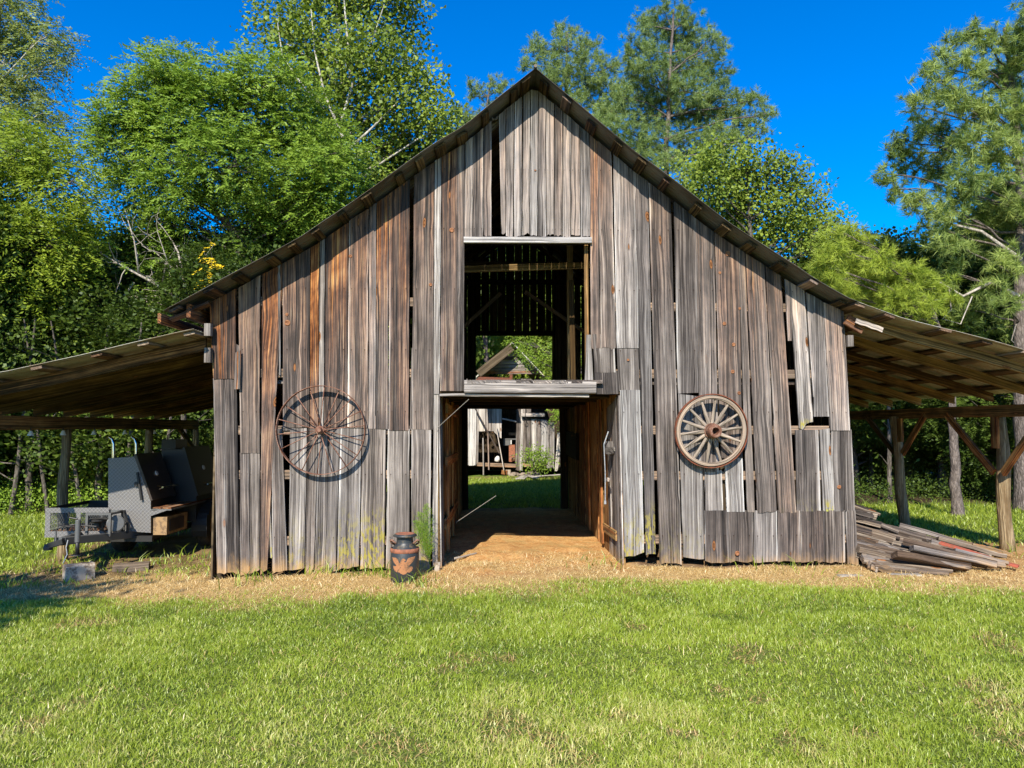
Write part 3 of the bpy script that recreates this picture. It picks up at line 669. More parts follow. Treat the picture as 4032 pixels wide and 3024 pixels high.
# left half
B(A2, (60, 1510), (103, 1508), (88, 660), (43, 660), rnd=.45, warm=.25); B(A2, (105, 1508), (157, 1505), (146, 660), (90, 658), rnd=.3, warm=.15)
B(A2, (44, 655), (138, 655), (140, None), (26, None), rnd=.35, warm=.95, y=-.01)
B(A2, (160, 1512), (203, 1510), (198, 988), (160, 985), rnd=.3); B(A2, (205, 1505), (245, 1490), (246, 985), (200, 985), rnd=.55, moss=.2)
B(A2, (162, 980), (245, 978), (238, None), (143, None), rnd=.42, warm=.35, y=-.004)
B(A2, (248, 1515), (278, 1490), (328, None), (236, None), rnd=.38, warm=.75)
B(A2, (292, 1440), (303, 1440), (289, 1130), (278, 1100), rnd=.7, moss=2.2, y=.012, warm=0)
B(A2, (300, 1508), (367, 1495), (343, 872), (300, 872), rnd=.33, warm=.15, y=.004); B(A2, (330, 640), (336, 640), (333, None), (320, None), rnd=.75, warm=.1)
B(A2, (347, 868), (462, 866), (456, None), (338, None), rnd=.36, warm=.45, y=-.003)
B(A2, (372, 1492), (440, 1488), (452, 878), (378, 878), rnd=.62, moss=.5); B(A2, (340, 880), (376, 880), (376, 872), (340, 872), rnd=.6)
B(A2, (442, 1495), (480, 1520), (500, 878), (455, 878), rnd=.4, warm=.1)
B(A2, (466, 872), (500, 872), (497, None), (459, None), rnd=.5, warm=1.5, y=.002); B(A2, (503, 872), (522, 872), (524, None), (500, None), rnd=.7, warm=.1)
B(A2, (526, 868), (624, 868), (624, None), (527, None), rnd=.35, warm=1.0, y=-.002)
B(A2, (484, 1525), (578, 1500), (596, 878), (502, 878), rnd=.58, moss=.35)
B(A2, (627, 868), (718, 868), (712, None), (627, None), rnd=.42, warm=.45, y=-.003)
B(A2, (582, 1490), (678, 1480), (690, 874), (598, 874), rnd=.6, moss=.9, warm=.12)
B(A2, (720, 872), (748, 872), (746, None), (716, None), rnd=.6, warm=.4); B(A2, (750, 874), (803, 874), (801, None), (749, None), rnd=.45, warm=.75, y=-.004)
B(A2, (744, 872), (758, 872), (760, 825), (746, 823), rnd=.9, warm=1.6, y=-.02)
B(A2, (684, 1488), (788, 1480), (796, 880), (692, 880), rnd=.55, moss=1.3)
B(A2, (807, 880), (894, 880), (893, None), (804, None), rnd=.32, warm=.7, y=-.003)
B(A2, (795, 1490), (897, 1490), (899, 882), (804, 882), rnd=.55, warm=.1)
B(A2, (908, 876), (1000, 876), (1003, None), (912, None), rnd=.42, warm=.35)
B(A2, (899, 876), (907, 876), (911, 520), (907, 520), rnd=.5, y=.01)
B(A2, (906, 1495), (988, 1495), (993, 880), (906, 880), rnd=.52, moss=.8)
B(A2, (998, 1480), (1021, 1470), (1024, 720), (1003, 720), rnd=.7, warm=.05); B(A2, (1003, 722), (1028, 722), (1033, None), (1005, None), rnd=.66, warm=.1, y=-.003)
B(A2, (1033, 708), (1104, 708), (1104, None), (1034, None), rnd=.36, warm=.6, y=-.004); B(A2, (1105, 708), (1135, 708), (1135, None), (1105, None), rnd=.5, warm=.35, y=-.003)
# the little scabbed-on patches high on the left
B(A2, (105, 697), (160, 699), (165, 524), (124, 500), rnd=.15, warm=.1, y=-.04); B(A2, (133, 700), (160, 700), (164, 530), (140, 540), rnd=.8, warm=1.9, y=-.052, th=.01)
# gable boards (loft front)
SG = lambda *a, **k: board(A6, *a, mb=GW, **k)
for (xa, xb, yb, tl, tr, rn) in [(164, 203, 955, 166, 206, .55), (205, 259, 957, 208, 258, .35), (262, 299, 935, 260, 300, .3), (350, 371, 925, 337, 371, .5), (373, 408, 940, 373, 414, .48), (413, 451, 942, 418, 454, .6),
                                 (456, 490, 928, 459, 497, .55), (493, 530, 934, 500, 535, .75), (533, 574, 941, 538, 574, .45), (577, 612, 930, 577, 616, .55), (615, 656, 937, 620, 657, .4), (659, 697, 942, 660, 700, .55), (701, 745, 934, 702, 746, .42), (749, 796, 940, 749, 795, .6)]:
    SG((xa, yb), (xb, yb-3), (tr, None), (tl, None), rnd=rn, warm=.22, y=-.008+.006*rng.random(), rag=(.05, .01))
SG((302, 345), (334, 350), (334, None), (302, None), rnd=.4, y=.0)
# right of the loft opening
B(A6, (800, 1500), (848, 1500), (838, None), (799, None), rnd=.4, warm=.6); B(A6, (850, 1500), (926, 1500), (908, None), (840, None), rnd=.42, warm=.35)
B(A4, (46, 628), (138, 628), (131, 460), (36, 460), rnd=.42, warm=.1, y=.001)
B(A4, (48, 722), (152, 722), (146, 628), (44, 628), rnd=.35, y=-.012); B(A4, (2, 662), (40, 662), (30, 462), (10, 462), rnd=.65, y=.004)
B(A4, (142, 522), (238, 522), (229, None), (131, None), rnd=.62, warm=.35); B(A4, (152, 708), (242, 706), (240, 526), (142, 526), rnd=.52, warm=.25, y=-.004)
B(A4, (176, 1440), (262, 1415), (243, 712), (156, 712), rnd=.58, warm=.05, moss=.9)
B(A4, (270, 1425), (312, 1420), (293, None), (230, None), rnd=.43, warm=.2, moss=1.4)
B(A4, (330, 1466), (426, 1466), (394, None), (296, None), rnd=.36, warm=.3, moss=.3)
B(A4, (408, 720), (500, 716), (494, None), (398, None), rnd=.33, warm=.15)
B(A4, (432, 1440), (524, 1448), (512, 740), (410, 730), rnd=.62, warm=.05, moss=.35, y=-.002)
B(A4, (508, 1060), (588, 1060), (578, None), (500, None), rnd=.5, warm=.55)
B(A4, (527, 1235), (606, 1235), (600, 1062), (526, 1062), rnd=.62); B(A4, (596, 1000), (692, 1000), (684, None), (581, None), rnd=.38, warm=.6, y=-.004)
B(A4, (622, 1235), (698, 1235), (690, 1002), (612, 1002), rnd=.58)
B(A4, (712, 1241), (744, 1241), (716, None), (685, None), rnd=.55, warm=.5, moss=.6)
B(A4, (756, 1241), (840, 1241), (802, None), (719, None), rnd=.5, warm=.75, moss=.2)
B(A4, (848, 1241), (926, 1241), (874, None), (806, None), rnd=.42, warm=.85, moss=.5)
B(A4, (890, 490), (906, 490), (898, None), (874, None), rnd=.6, warm=.6)
B(A4, (938, 882), (1000, 872), (968, None), (902, None), rnd=.78, warm=.5, moss=1.6, y=-.006, rag=(.1, .01))
B(A4, (1000, 735), (1018, 730), (1008, None), (970, None), rnd=.72, warm=.5)
B(A4, (1001, 820), (1068, 820), (1046, None), (1010, None), rnd=.58, warm=.25, y=-.003)
B(A4, (1072, 880), (1160, 880), (1137, None), (1050, None), rnd=.62, warm=.55, y=-.008)
B(A4, (928, 1233), (1032, 1233), (1020, 886), (920, 886), rnd=.45, warm=.35, moss=1.1); B(A4, (1042, 1233), (1090, 1233), (1070, 880), (1026, 886), rnd=.75, moss=1.6)
B(A4, (1086, 1233), (1132, 1233), (1130, 882), (1076, 882), rnd=.5); B(A4, (1134, 1233), (1180, 1233), (1165, 884), (1131, 882), rnd=.52)
for i, (xa, xb) in enumerate([(527, 632), (634, 737), (739, 841), (843, 943), (946, 998), (1000, 1049), (1051, 1136)]):
    B(A4, (xa+2, 1458), (xb+2, 1458), (xb-2, 1237), (xa-2, 1237), rnd=[.3, .35, .58, .3, .35, .3, .42][i], warm=[.3, .4, .3, .55, .5, .6, .35][i], y=-.016+.004*(i % 2))
B(A4, (1148, 1466), (1196, 1466), (1182, 1237), (1140, 1237), rnd=.38, y=-.02)
FW.build('front_wall', M['grey'], barn); GW.build('gable_wall', M['silver'], barn)
# ---- framing straight behind the front boards (girts show through the gaps)
def bm(name, p0, p1, w_, h_, mat='dark', parent=barn, at=None, **k):
    m = MB(); m.beam(p0, p1, w_, h_, at=at, **k); return m.build(name, M[mat], parent)
XL, XR = -3.40, 4.42
for z, xa, xb in ((0.32, XL+.12, -.72), (0.32, 1.66, XR), (1.12, XL+.12, -.75), (1.1, 1.68, XR), (1.66, XL+.12, -.75), (1.66, 1.68, XR), (2.36, XL+.12, -.4), (2.36, 1.3, XR), (3.25, -2.9, -.4), (3.2, 1.3, 3.7)):
    bm('girt', (xa, .060, z), (xb, .060, z), .06, .11, 'lumber', at=(.5, .3, 0, 0))
for X in (XL+.10, -1.9, 2.9, XR-.10): bm('post', (X, .16, -.15), (X, .16, roofz(X)-.2), .12, .12, 'dark')
# loft header and sill
pA = P(*A6(161, 952), -.02); pB = P(*A6(803, 940), -.02)
bm('loft_header', (pA.x, -.018, (pA.z+pB.z)/2-.015), (pB.x, -.018, (pA.z+pB.z)/2-.01), .05, .075, 'silver', at=(.85, .1, 0, 0), seg=6, jit=.004)
sA = V(1003, 835, -.02); sB = V(1287, 837, -.02)
bm('sill_beam', (sA.x, -.035, sA.z), (sB.x, -.035, sB.z), .06, .155, 'silver', at=(.62, .1, 0, 0), seg=5, jit=.004)
sA = V(950, 853, 0); sB = V(1272, 854, 0)
bm('door_header', (sA.x, .0, sA.z), (sB.x, .0, sB.z-.008), .05, .035, 'silver', at=(.8, .1, 0, 0), seg=8, jit=.006)
bm('door_header', (-.72, .08, 2.17), (1.62, .08, 2.17), .10, .12, 'inner')
# ---- generic board walls
def wallx(name, x, y0, y1, zf0, zf1, mat, pitch=.17, gap=.008, back=(.022, 0, 0), lean=0.0, rnd=(.2, .7), warm=.3, parent=barn, skip=(), flip=False, rag=.02):
    """vertical boards in a plane x = const, running in y"""
    m = MB(); y = y0
    while y < y1-.03:
        wd = min(pitch*(.7+rng.random()*.6), y1-y); ya, yb = y, y+wd-gap*(.4+1.2*rng.random())
        y += wd
        if any(a < (ya+yb)/2 < b for a, b in skip): continue
        z0a, z1a, z1b = zf0(ya), zf1(ya), zf1(yb); xo = x+(rng.random()-.5)*.012
        pts = [(xo, yb, z0a), (xo, ya, z0a), (xo+lean, ya, z1a), (xo+lean, yb, z1b)]
        if flip: pts = [pts[1], pts[0], pts[3], pts[2]]
        m.plank(*pts, back=back, rag=(rag, .02), at=(rnd[0]+rng.random()*(rnd[1]-rnd[0]), warm*(.5+rng.random()), 0), wob=.006, dv=.3, nu=3)
    return m.build(name, M[mat], parent)
gzc = lambda x: (lambda y: ground_z(x, y)-.02)
wallx('passage_wall', -.64, .03, 6.55, gzc(-.7), lambda y: 2.12, 'inner', .14, .006, (-.022, 0, 0), lean=-.03, warm=.75, rnd=(.3, .9))
wallx('passage_wall', 1.60, .03, 6.55, gzc(1.6), lambda y: 2.12, 'inner', .15, .006, (.022, 0, 0), lean=-.02, warm=.65, rnd=(.3, .9), flip=True)
# outer jamb returns, greyer where the sun reaches
wallx('door_jamb', -.625, -.005, .62, gzc(-.7), lambda y: 2.10, 'grey', .13, .005, (-.012, 0, 0), lean=-.035, warm=.05, rnd=(.3, .6))
wallx('door_jamb', 1.585, .0, 1.0, gzc(1.6), lambda y: 2.10-.15*y, 'silver', .11, .008, (.012, 0, 0), lean=-.03, warm=.1, rnd=(.1, .5), flip=True)
# ragged frame boards and doors inside the passage
for (y0, z0, y1, z1, wd) in ((1.0, .05, 1.05, 2.1, .12), (2.4, .05, 2.4, 2.1, .13), (4.2, .05, 4.2, 2.1, .13)):
    bm('passage_stud', (-.60, y0, z0), (-.63, y1, z1), .035, wd, 'inner', up=(0, 1, 0), at=(.8, 1.0, 0, 0), seg=4, jit=.008)
    bm('passage_stud', (1.565, y0+.55, z0), (1.545, y1+.55, z1), .035, wd, 'inner', up=(0, 1, 0), at=(.7, 1.0, 0, 0), seg=4, jit=.008)
for z in (.45, 1.25, 1.95):
    bm('passage_rail', (-.605, .55, z), (-.60, 3.6, z-.03), .03, .13, 'inner', at=(.8, 1.0, 0, 0), seg=4, jit=.006)
bm('passage_rail', (1.57, .35, 1.42), (1.56, 1.0, 1.45), .05, .05, 'silver', at=(.5, 0, 0, 0)); bm('latch_block', (1.50, .42, 1.40), (1.52, .58, 1.47), .11, .10, 'silver', at=(.3, 0, 0, 0))
bm('latch_block', (1.50, .55, 1.02), (1.52, .88, .98), .035, .05, 'silver', at=(.8, .3, 0, 0))
bm('passage_rail', (1.57, .35, .32), (1.56, 1.35, .30), .03, .12, 'inner', at=(.9, .8, 0, 0)); bm('passage_rail', (1.555, 4.5, 1.35), (1.54, 6.3, 1.38), .05, .5, 'dark')
bm('back_jamb', (-.56, 6.5, 0), (-.58, 6.5, 2.12), .10, .10, 'dark'); bm('back_jamb', (1.50, 6.5, 0), (1.46, 6.5, 2.12), .12, .12, 'dark')
# loft floor: boards across, showing as a row of butt ends above the sill
m = MB(); x = -.40
m2 = MB(); xx = XL
while xx < XR:
    wd = .17+rng.random()*.08
    y0 = -.06 if -.42 < xx < 1.2 else .10
    zt = 2.235+(rng.random()-.5)*.006
    m2.beam((xx+wd/2, y0-rng.random()*.012, zt+.02), (xx+wd/2, 6.5, 2.24), wd-.006-.006*rng.random(), .042, at=(.25+.4*rng.random(), .1, 0, 0)); xx += wd
m2.build('loft_floor', M['grey'], barn)
for y in (.9, 2.2, 3.6, 5.0, 6.3): bm('floor_joist', (-.75, y, 2.15), (1.7, y, 2.15), .07, .12, 'dark')
# side walls and back wall, slits of daylight between boards
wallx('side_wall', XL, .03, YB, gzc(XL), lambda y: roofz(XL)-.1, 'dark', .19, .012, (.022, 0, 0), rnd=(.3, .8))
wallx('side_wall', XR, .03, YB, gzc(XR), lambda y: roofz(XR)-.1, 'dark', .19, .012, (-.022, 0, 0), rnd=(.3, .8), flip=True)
m = MB(); x = XL
while x < XR:
    wd = .13+rng.random()*.06; a, b = x, x+wd-.007-.012*rng.random()**2; x += wd
    for z0, z1 in ((ground_z(a, YB)-.02, None),):
        c = (a+b)/2
        segs = [(z0, roofz(c)-.1)]
        if -.34 < c < 1.30: segs = [(3.66, roofz(c)-.1)]
        elif -.56 < c < 1.48: segs = [(2.2, roofz(c)-.1)]
        for s0, s1 in segs:
            m.plank((a, YB, s0), (b, YB, s0), (b, YB, min(s1, roofz(b)-.1)), (a, YB, min(s1, roofz(a)-.1)), at=(rng.random(), .1, 0), dv=.5, nu=2)
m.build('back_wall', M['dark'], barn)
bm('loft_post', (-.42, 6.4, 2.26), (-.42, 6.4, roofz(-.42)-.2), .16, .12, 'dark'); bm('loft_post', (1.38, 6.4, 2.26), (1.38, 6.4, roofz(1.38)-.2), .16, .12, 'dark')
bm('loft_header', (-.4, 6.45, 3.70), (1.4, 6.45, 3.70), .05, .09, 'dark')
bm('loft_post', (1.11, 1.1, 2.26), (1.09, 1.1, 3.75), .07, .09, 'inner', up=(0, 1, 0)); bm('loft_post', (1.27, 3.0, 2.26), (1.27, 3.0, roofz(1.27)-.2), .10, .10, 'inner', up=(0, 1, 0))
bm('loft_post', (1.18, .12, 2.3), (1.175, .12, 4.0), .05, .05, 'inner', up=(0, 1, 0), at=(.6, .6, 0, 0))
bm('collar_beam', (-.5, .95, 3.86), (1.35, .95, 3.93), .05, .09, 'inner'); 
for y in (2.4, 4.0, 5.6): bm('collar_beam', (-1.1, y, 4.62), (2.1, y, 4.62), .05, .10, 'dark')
bm('loft_brace', (-.75, 5.2, 3.5), (.15, 5.2, 4.32), .04, .07, 'lumber', at=(.8, .3, 0, 0)); bm('loft_brace', (.62, 5.2, 4.35), (2.1, 5.2, 3.35), .04, .07, 'lumber', at=(.8, .3, 0, 0))
# ---- lean-to frames
PLX = V(140, 1000, 2.1).x
bm('eave_beam', (PLX, -.35, 1.76), (PLX, 6.9, 1.765), .14, .19, 'inner', at=(.4, .4, 0, 0), seg=8, jit=.008)
def log_post(x, y, z1, r, leanx=0, mat='log', cat='post'):
    m = MB(); z0 = ground_z(x, y)-.1; n = 9; pts = []; rr = []
    for i in range(n):
        t = i/(n-1); pts.append((x+leanx*t+.015*math.sin(t*9+x), y+.012*math.sin(t*7), z0+(z1-z0)*t)); rr.append(r*(1.12-.22*t+.06*math.sin(t*11+y)))
    m.tube(pts, rr, 12, at=(.5, .4, 0, 0)); return m.build(cat, M[mat], barn, True)
for y in (-.35, 2.1, 4.75, 6.9): log_post(PLX, y, 1.67, .07)
PRX = 7.28
bm('eave_beam', (PRX, -.3, 1.93), (PRX, 6.9, 1.95), .12, .17, 'inner', at=(.4, .5, 0, 0), seg=8, jit=.008)
def knee(x, y0, z0, y1, z1, at=(.7, 1.1, 0, 0)): bm('knee_brace', (x+(.07 if x > 7 and y0 < 2 else 0), y0, z0), (x, y1, z1), .05, .11, 'inner', at=at)
log_post(PRX+.10, 1.45, 1.9, .088, -.03, 'log'); log_post(PRX+.0, 3.9, 1.9, .085, -.14, 'log'); log_post(PRX, 6.6, 1.9, .08)
log_post(PRX+.02, -1.0, 1.9, .12)
knee(PRX-.09, 1.30, 1.05, .35, 1.90); knee(PRX-.09, 1.5, 1.05, 2.45, 1.90); knee(PRX-.09, 3.75, 1.25, 3.05, 1.9); knee(PRX-.09, 4.0, 1.25, 4.95, 1.9, (.2, .2, 0, 0))
bm('post_block', (PRX-.1, 1.32, 1.40), (PRX-.1, 1.32, 1.85), .05, .13, 'inner', up=(0, 1, 0), at=(.7, 1.2, 0, 0)); bm('post_block', (PRX-.12, 3.75, 1.45), (PRX-.12, 3.75, 1.86), .05, .13, 'inner', up=(0, 1, 0), at=(.7, 1.0, 0, 0))
knee(PLX+.09, 6.7, 1.2, 5.9, 1.68, (.2, .1, 0, 0))
bm('ledger_block', (XL-.05, -.10, 2.80), (XL-.05, -.10, 2.95), .08, .08, 'silver', up=(0, 1, 0), at=(.5, 0, 0, 0)); bm('ledger_block', (XL-.06, -.06, 2.48), (XL-.06, -.06, 2.66), .08, .07, 'silver', up=(0, 1, 0), at=(.4, 0, 0, 0))
q = V(1835, 737, -.05); bm('ledger_block', (q.x, -.06, q.z-.07), (q.x, -.06, q.z+.07), .07, .07, 'silver', up=(0, 1, 0), at=(.4, 0, 0, 0))
qa = V(1828, 690, -.12); qb = V(1864, 712, -.12); bm('rafter_stub', qa, qb, .05, .13, 'grey', at=(.3, .9, 0, 0))
qa = P(3370, 1262, -.2); qb = P(3475, 1300, -.2); bm('fascia_strip', qa, qb, .02, .06, 'silver', at=(.8, .2, 0, 0), seg=5, jit=.01)

bm('eave_board', (-3.93, OH+.05, roofz(-3.93)-.085), (-3.93, 7.0, roofz(-3.93)-.085), .04, .12, 'grey', at=(.2, .8, 0, 0)); bm('eave_board', (-3.62, OH+.12, roofz(-3.62)-.12), (-3.62, 7.0, roofz(-3.62)-.12), .05, .16, 'grey', at=(.25, .9, 0, 0))
# the big knots one can pick out on the front
M['knot'] = simple('orange_knot', (0.30, 0.13, 0.055), 0.7, 0, 0.3, scale=40, col2=(0.16, 0.06, 0.025), bs=0.4)
for cv, kx, ky, kr in ((A2, 366, 410, .036), (A2, 364, 374, .020), (A2, 990, 244, .022), (A2, 641, 120, .022), (A2, 600, 0, .0), (A4, 627, 108, .034), (A4, 592, 192, .018), (A4, 612, 414, .024), (A4, 652, 505, .024), (A4, 648, 623, .024), (A4, 676, 716, .022), (A4, 678, 348, .018), (A4, 668, 1415, .03), (A4, 1112, 1126, .026), (A4, 192, 572, .016), (A6, 100, 900, .03), (A6, 520, 600, .012)):
    if kr == 0: continue
    q = P(*cv(kx, ky), -.012 if ky < 1237 else -.022); m = MB(); m.lathe((q.x, q.y+.004, q.z), (0, -1, 0), [(kr, 0), (kr*.9, .003), (kr*.55, .004), (kr*.5, .001), (0, .003)], 14); m.build('knot', M['knot'], barn, True)
# ================================================================== THINGS ROUND THE BARN
def ring(m, c, r, prof, n=64, tilt=(0, 0), at=(0.5, 0, 0, 0), sq=1.0):
    """closed profile [(dr, dy)] swept round a wheel centre; the wheel plane faces -Y, tilt leans it"""
    c = Vector(c); vs = []; bc = []; k = len(prof)
    for i in range(n):
        t = 2*math.pi*i/n
        for j, (dr, dy) in enumerate(prof):
            vs.append(wp(c, (r+dr)*math.cos(t), (r+dr)*math.sin(t)*sq, dy, tilt)); bc.append((dr+dy, min(t, 2*math.pi-t)*r, 3.0))
    m.add(vs, [(i*k+j, i*k+(j+1) % k, ((i+1) % n)*k+(j+1) % k, ((i+1) % n)*k+j) for i in range(n) for j in range(k)], bc, at)
def wp(c, x, z, y, tilt): return Vector((c.x+x, c.y+y+z*tilt[1]+x*tilt[0], c.z+z))
# ---- steel wheel (left)
cW = V(693, 929, -.10); RW = (V(790, 929, -.10).x-V(598, 929, -.10).x)/2
sw = thing('steel_wheel', 'large rusty iron wheel with thin spokes hung on the left barn boards', 'wheel', cW)
tl = (-.02, -.035)
m = MB(); ring(m, cW, RW, [(-.004, -.035), (.004, -.035), (.004, .035), (-.004, .035)], 72, tl); m.build('rim', M['rust'], sw, False)
m = MB(); ax = Vector((0, -1, 0)); m.lathe(cW+Vector((0, .09, 0)), ax, [(0, 0), (.045, 0), (.045, .05), (.030, .055), (.030, .12), (.052, .125), (.052, .15), (.036, .155), (.032, .20), (.026, .21), (0, .21)], 20); m.build('hub', M['rust'], sw)
for i in range(18):
    a = 2*math.pi*(i+.28)/18; off = .055 if i % 2 else -.045; b = a+(.05 if i % 4 < 2 else -.05)
    p0 = wp(cW, .035*math.cos(b), .035*math.sin(b), off, (0, 0)); p1 = wp(cW, RW*math.cos(a), RW*math.sin(a), (.012 if i % 2 else -.012), tl)
    one(lambda m: m.tube([p0, p0.lerp(p1, .5), p1], .0062, 6), 'spoke', M['rust'], sw, True)
# ---- wooden wagon wheel (right)
cG = P(2800, 1697, -.12); RG = .445
ww = thing('wagon_wheel', 'old wooden wagon wheel with iron tyre hung on the right barn boards', 'wheel', cG)
tg = (.03, -.11)
m = MB(); ring(m, cG, RG, [(-.004, -.034), (.008, -.034), (.008, .034), (-.004, .034)], 72, tg); m.build('tyre', M['tyre_rust'], ww)
m = MB(); ring(m, cG, RG-.034, [(-.024, -.026), (-.012, -.032), (.016, -.032), (.024, -.02), (.024, .03), (-.024, .03)], 72, tg, at=(.62, .22, 0, 0)); m.build('felloe', M['lumber'], ww)
hc = cG
m = MB(); m.lathe(hc+Vector((0, .07, 0)), (0, -1, 0), [(0, 0), (.07, 0), (.082, .04), (.088, .075), (.085, .11), (.074, .15)], 24, at=(.35, .5, 0, 0)); m.build('hub', M['lumber'], ww, True)
m = MB(); m.lathe(hc+Vector((.005, -.07, 0)), (.06, -1, 0), [(.080, -.01), (.086, 0), (.084, .06), (.078, .085), (.068, .09), (.044, .09), (.042, .0), (.03, -.05), (.0, -.05)], 28); m.build('hub_band', M['rust'], ww)
m = MB(); ring(m, cG, .092, [(-.006, -.05), (.004, -.05), (.004, -.036), (-.006, -.036)], 32, (0, 0)); m.build('hub_band', M['rust'], ww)
for i in range(14):
    a = 2*math.pi*(i+.24)/14
    p0 = wp(cG, .08*math.cos(a), .08*math.sin(a), -.005, (0, 0)); p1 = wp(cG, (RG-.055)*math.cos(a), (RG-.055)*math.sin(a), 0, tg)
    m = MB(); d = (p1-p0); sd = rng.random()*20; vs = []; bc = []
    side = Vector((-math.sin(a), 0, math.cos(a)))
    for t_, w1 in ((0, .024), (.15, .024), (.5, .020), (.9, .016), (1, .015)):
        for k in range(8):
            b = 2*math.pi*k/8; vs.append(p0+d*t_+side*w1*math.cos(b)+Vector((0, 1, 0))*w1*.8*math.sin(b)); bc.append((w1*b, t_*d.length, sd))
    m.add(vs, [(i_*8+k, i_*8+(k+1) % 8, i_*8+8+(k+1) % 8, i_*8+8+k) for i_ in range(4) for k in range(8)], bc, (.72, .22, 0, 0)); m.build('spoke', M['lumber'], ww, True)
# ---- milk can
cx, cy = V(874, 1262, -.62).x, -.62; cz = ground_z(cx, cy)-.01
CS = .585/.58
mc = thing('milk_can', 'old black milk can with a faded orange eagle painted on its front', 'milk can', (cx, cy, cz))
r = .158
one(lambda m: m.lathe((cx, cy, cz), (0, 0, 1), [(0, 0), (r-.008, 0), (r, .012), (r, .345), (r-.006, .355), (r-.03, .385), (r-.062, .42), (.095, .435), (.092, .45), (.092, .495)], 40), 'body', M['can'], mc, True)
one(lambda m: m.lathe((cx, cy, cz), (0, 0, 1), [(r+.0015, .325), (r+.005, .328), (r+.005, .366), (r-.002, .372)], 40), 'band', M['can_rust'], mc, True)
one(lambda m: m.lathe((cx, cy, cz+.492), (.03, -.02, 1), [(.094, 0), (.122, .006), (.132, .012), (.130, .022), (.112, .036), (.075, .041), (.06, .036), (0, .034)], 40), 'lid', M['can_rust'], mc, True)
one(lambda m: m.lathe((cx, cy, cz+.490), (.03, -.02, 1), [(.126, .0075), (.1345, .012), (.1325, .0235), (.110, .0395)], 40), 'lid_rim', M['can'], mc, True)
for s in (-1, 1):
    q = [Vector((cx+s*.095, cy-.03, cz+.42)), Vector((cx+s*.145, cy-.035, cz+.46)), Vector((cx+s*.162, cy-.015, cz+.455)), Vector((cx+s*.15, cy+.015, cz+.42)), Vector((cx+s*.12, cy+.03, cz+.40))]
    one(lambda m: m.tube(q, .011, 8), 'handle', M['rust'], mc, True)
# spread eagle painted on the front: an outline laid on the curve of the can
EG = [(-.98, .50), (-.90, .52), (-.55, .50), (-.42, .44), (-.34, .22), (-.24, .12), (-.19, .30), (-.12, .42), (-.02, .48), (.10, .47), (.17, .40), (.19, .31), (.13, .33), (.08, .30), (.14, .20), (.22, .24), (.30, .42), (.42, .52), (.70, .56), (.97, .58),
      (.90, .40), (.80, .28), (.62, .12), (.46, -.02), (.38, -.12), (.52, -.10), (.68, -.12), (.74, -.22), (.66, -.42), (.50, -.52), (.30, -.50), (.16, -.62), (.02, -.66), (-.14, -.60), (-.28, -.48), (-.50, -.50), (-.70, -.42), (-.82, -.22), (-.84, -.06),
      (-.66, -.10), (-.50, -.04), (-.62, .06), (-.78, .18), (-.90, .32)]
def epanel(m):
    from mathutils.geometry import tessellate_polygon
    n = 46; step = 2.0/n
    def inside(x, y):
        c = False; j = len(EG)-1
        for i in range(len(EG)):
            xi, yi = EG[i]; xj, yj = EG[j]
            if (yi > y) != (yj > y) and x < (xj-xi)*(y-yi)/(yj-yi)+xi: c = not c
            j = i
        return c
    vid = {}; vs = []; fs = []
    def vert(i, j):
        if (i, j) not in vid:
            u = -1+i*step; v = -.7+j*step*.8; a = -math.pi/2+u*.95; vid[(i, j)] = len(vs)
            vs.append((cx+(r+.0015)*math.cos(a), cy+(r+.0015)*math.sin(a), cz+.20+v*.155))
        return vid[(i, j)]
    for i in range(n):
        for j in range(int(1.4/(step*.8))):
            u = -1+(i+.5)*step; v = -.7+(j+.5)*step*.8
            if inside(u, v) and not (abs(u+.1-v*.7) < .02 and v < -.1): fs.append((vert(i, j), vert(i+1, j), vert(i+1, j+1), vert(i, j+1)))
    m.add(vs, fs)
one(epanel, 'eagle_emblem', M['eagle'], mc, True)
# ---- little white block at the door post
p = on_ground(1722, 2248)
wb = MB(); wb.beam((p.x, p.y, p.z), (p.x+.005, p.y, p.z+.10), .07, .06, seg=3, jit=.01); tag(wb.build('stone_block', M['concrete'], None), 'small pale block standing by the left door post of the barn', 'block')
# ---- block under the trailer tongue
bp = on_ground(312, 2245); bx, by = P(306, 2200, .45).x, .45
bz = ground_z(bx, by)
m = MB(); m.beam((bx-.11, by-.09, bz+.09), (bx+.13, by+.12, bz+.09), .20, .22, seg=6, jit=.008)
tag(m.build('concrete_block', M['concrete'], None), 'stained concrete block under the trailer jack', 'block')
m = MB(); m.beam((bx+.22, by+.45, bz+.05), (bx+.62, by+.6, bz+.05), .22, .12, seg=4, jit=.01)
tag(m.build('wood_block', M['lumber'], None), 'short wooden block lying behind the concrete block', 'block')
# ---- smoker trailer
YT = 1.55
TQ = lambda x, y, Y=YT: P(150+x/2.552, 1650+y/2.552, Y)
tb = TQ(905, 1180); gzT = ground_z(-4.8, 2.0)
tr = thing('smoker_trailer', 'black barbecue smoker trailer parked under the left lean-to', 'trailer', (-4.8, 2.6, gzT))
L0 = TQ(705, 395); L1 = TQ(705, 1115); L2 = TQ(1132, 1143); L3 = TQ(1132, 808); L4 = TQ(965, 378)
m = MB(); m.prism([L0, L1, L2, L3, L4], (0, .012, 0)); m.build('end_panel', M['plate'], tr)
def shift(v, dy): return Vector((v.x, v.y+dy, v.z))
DB = .78
m = MB(); m.prism([shift(q, .013) for q in (L0, L1, L2, L3, L4)], (0, DB, 0)); m.build('body', M['black'], tr)
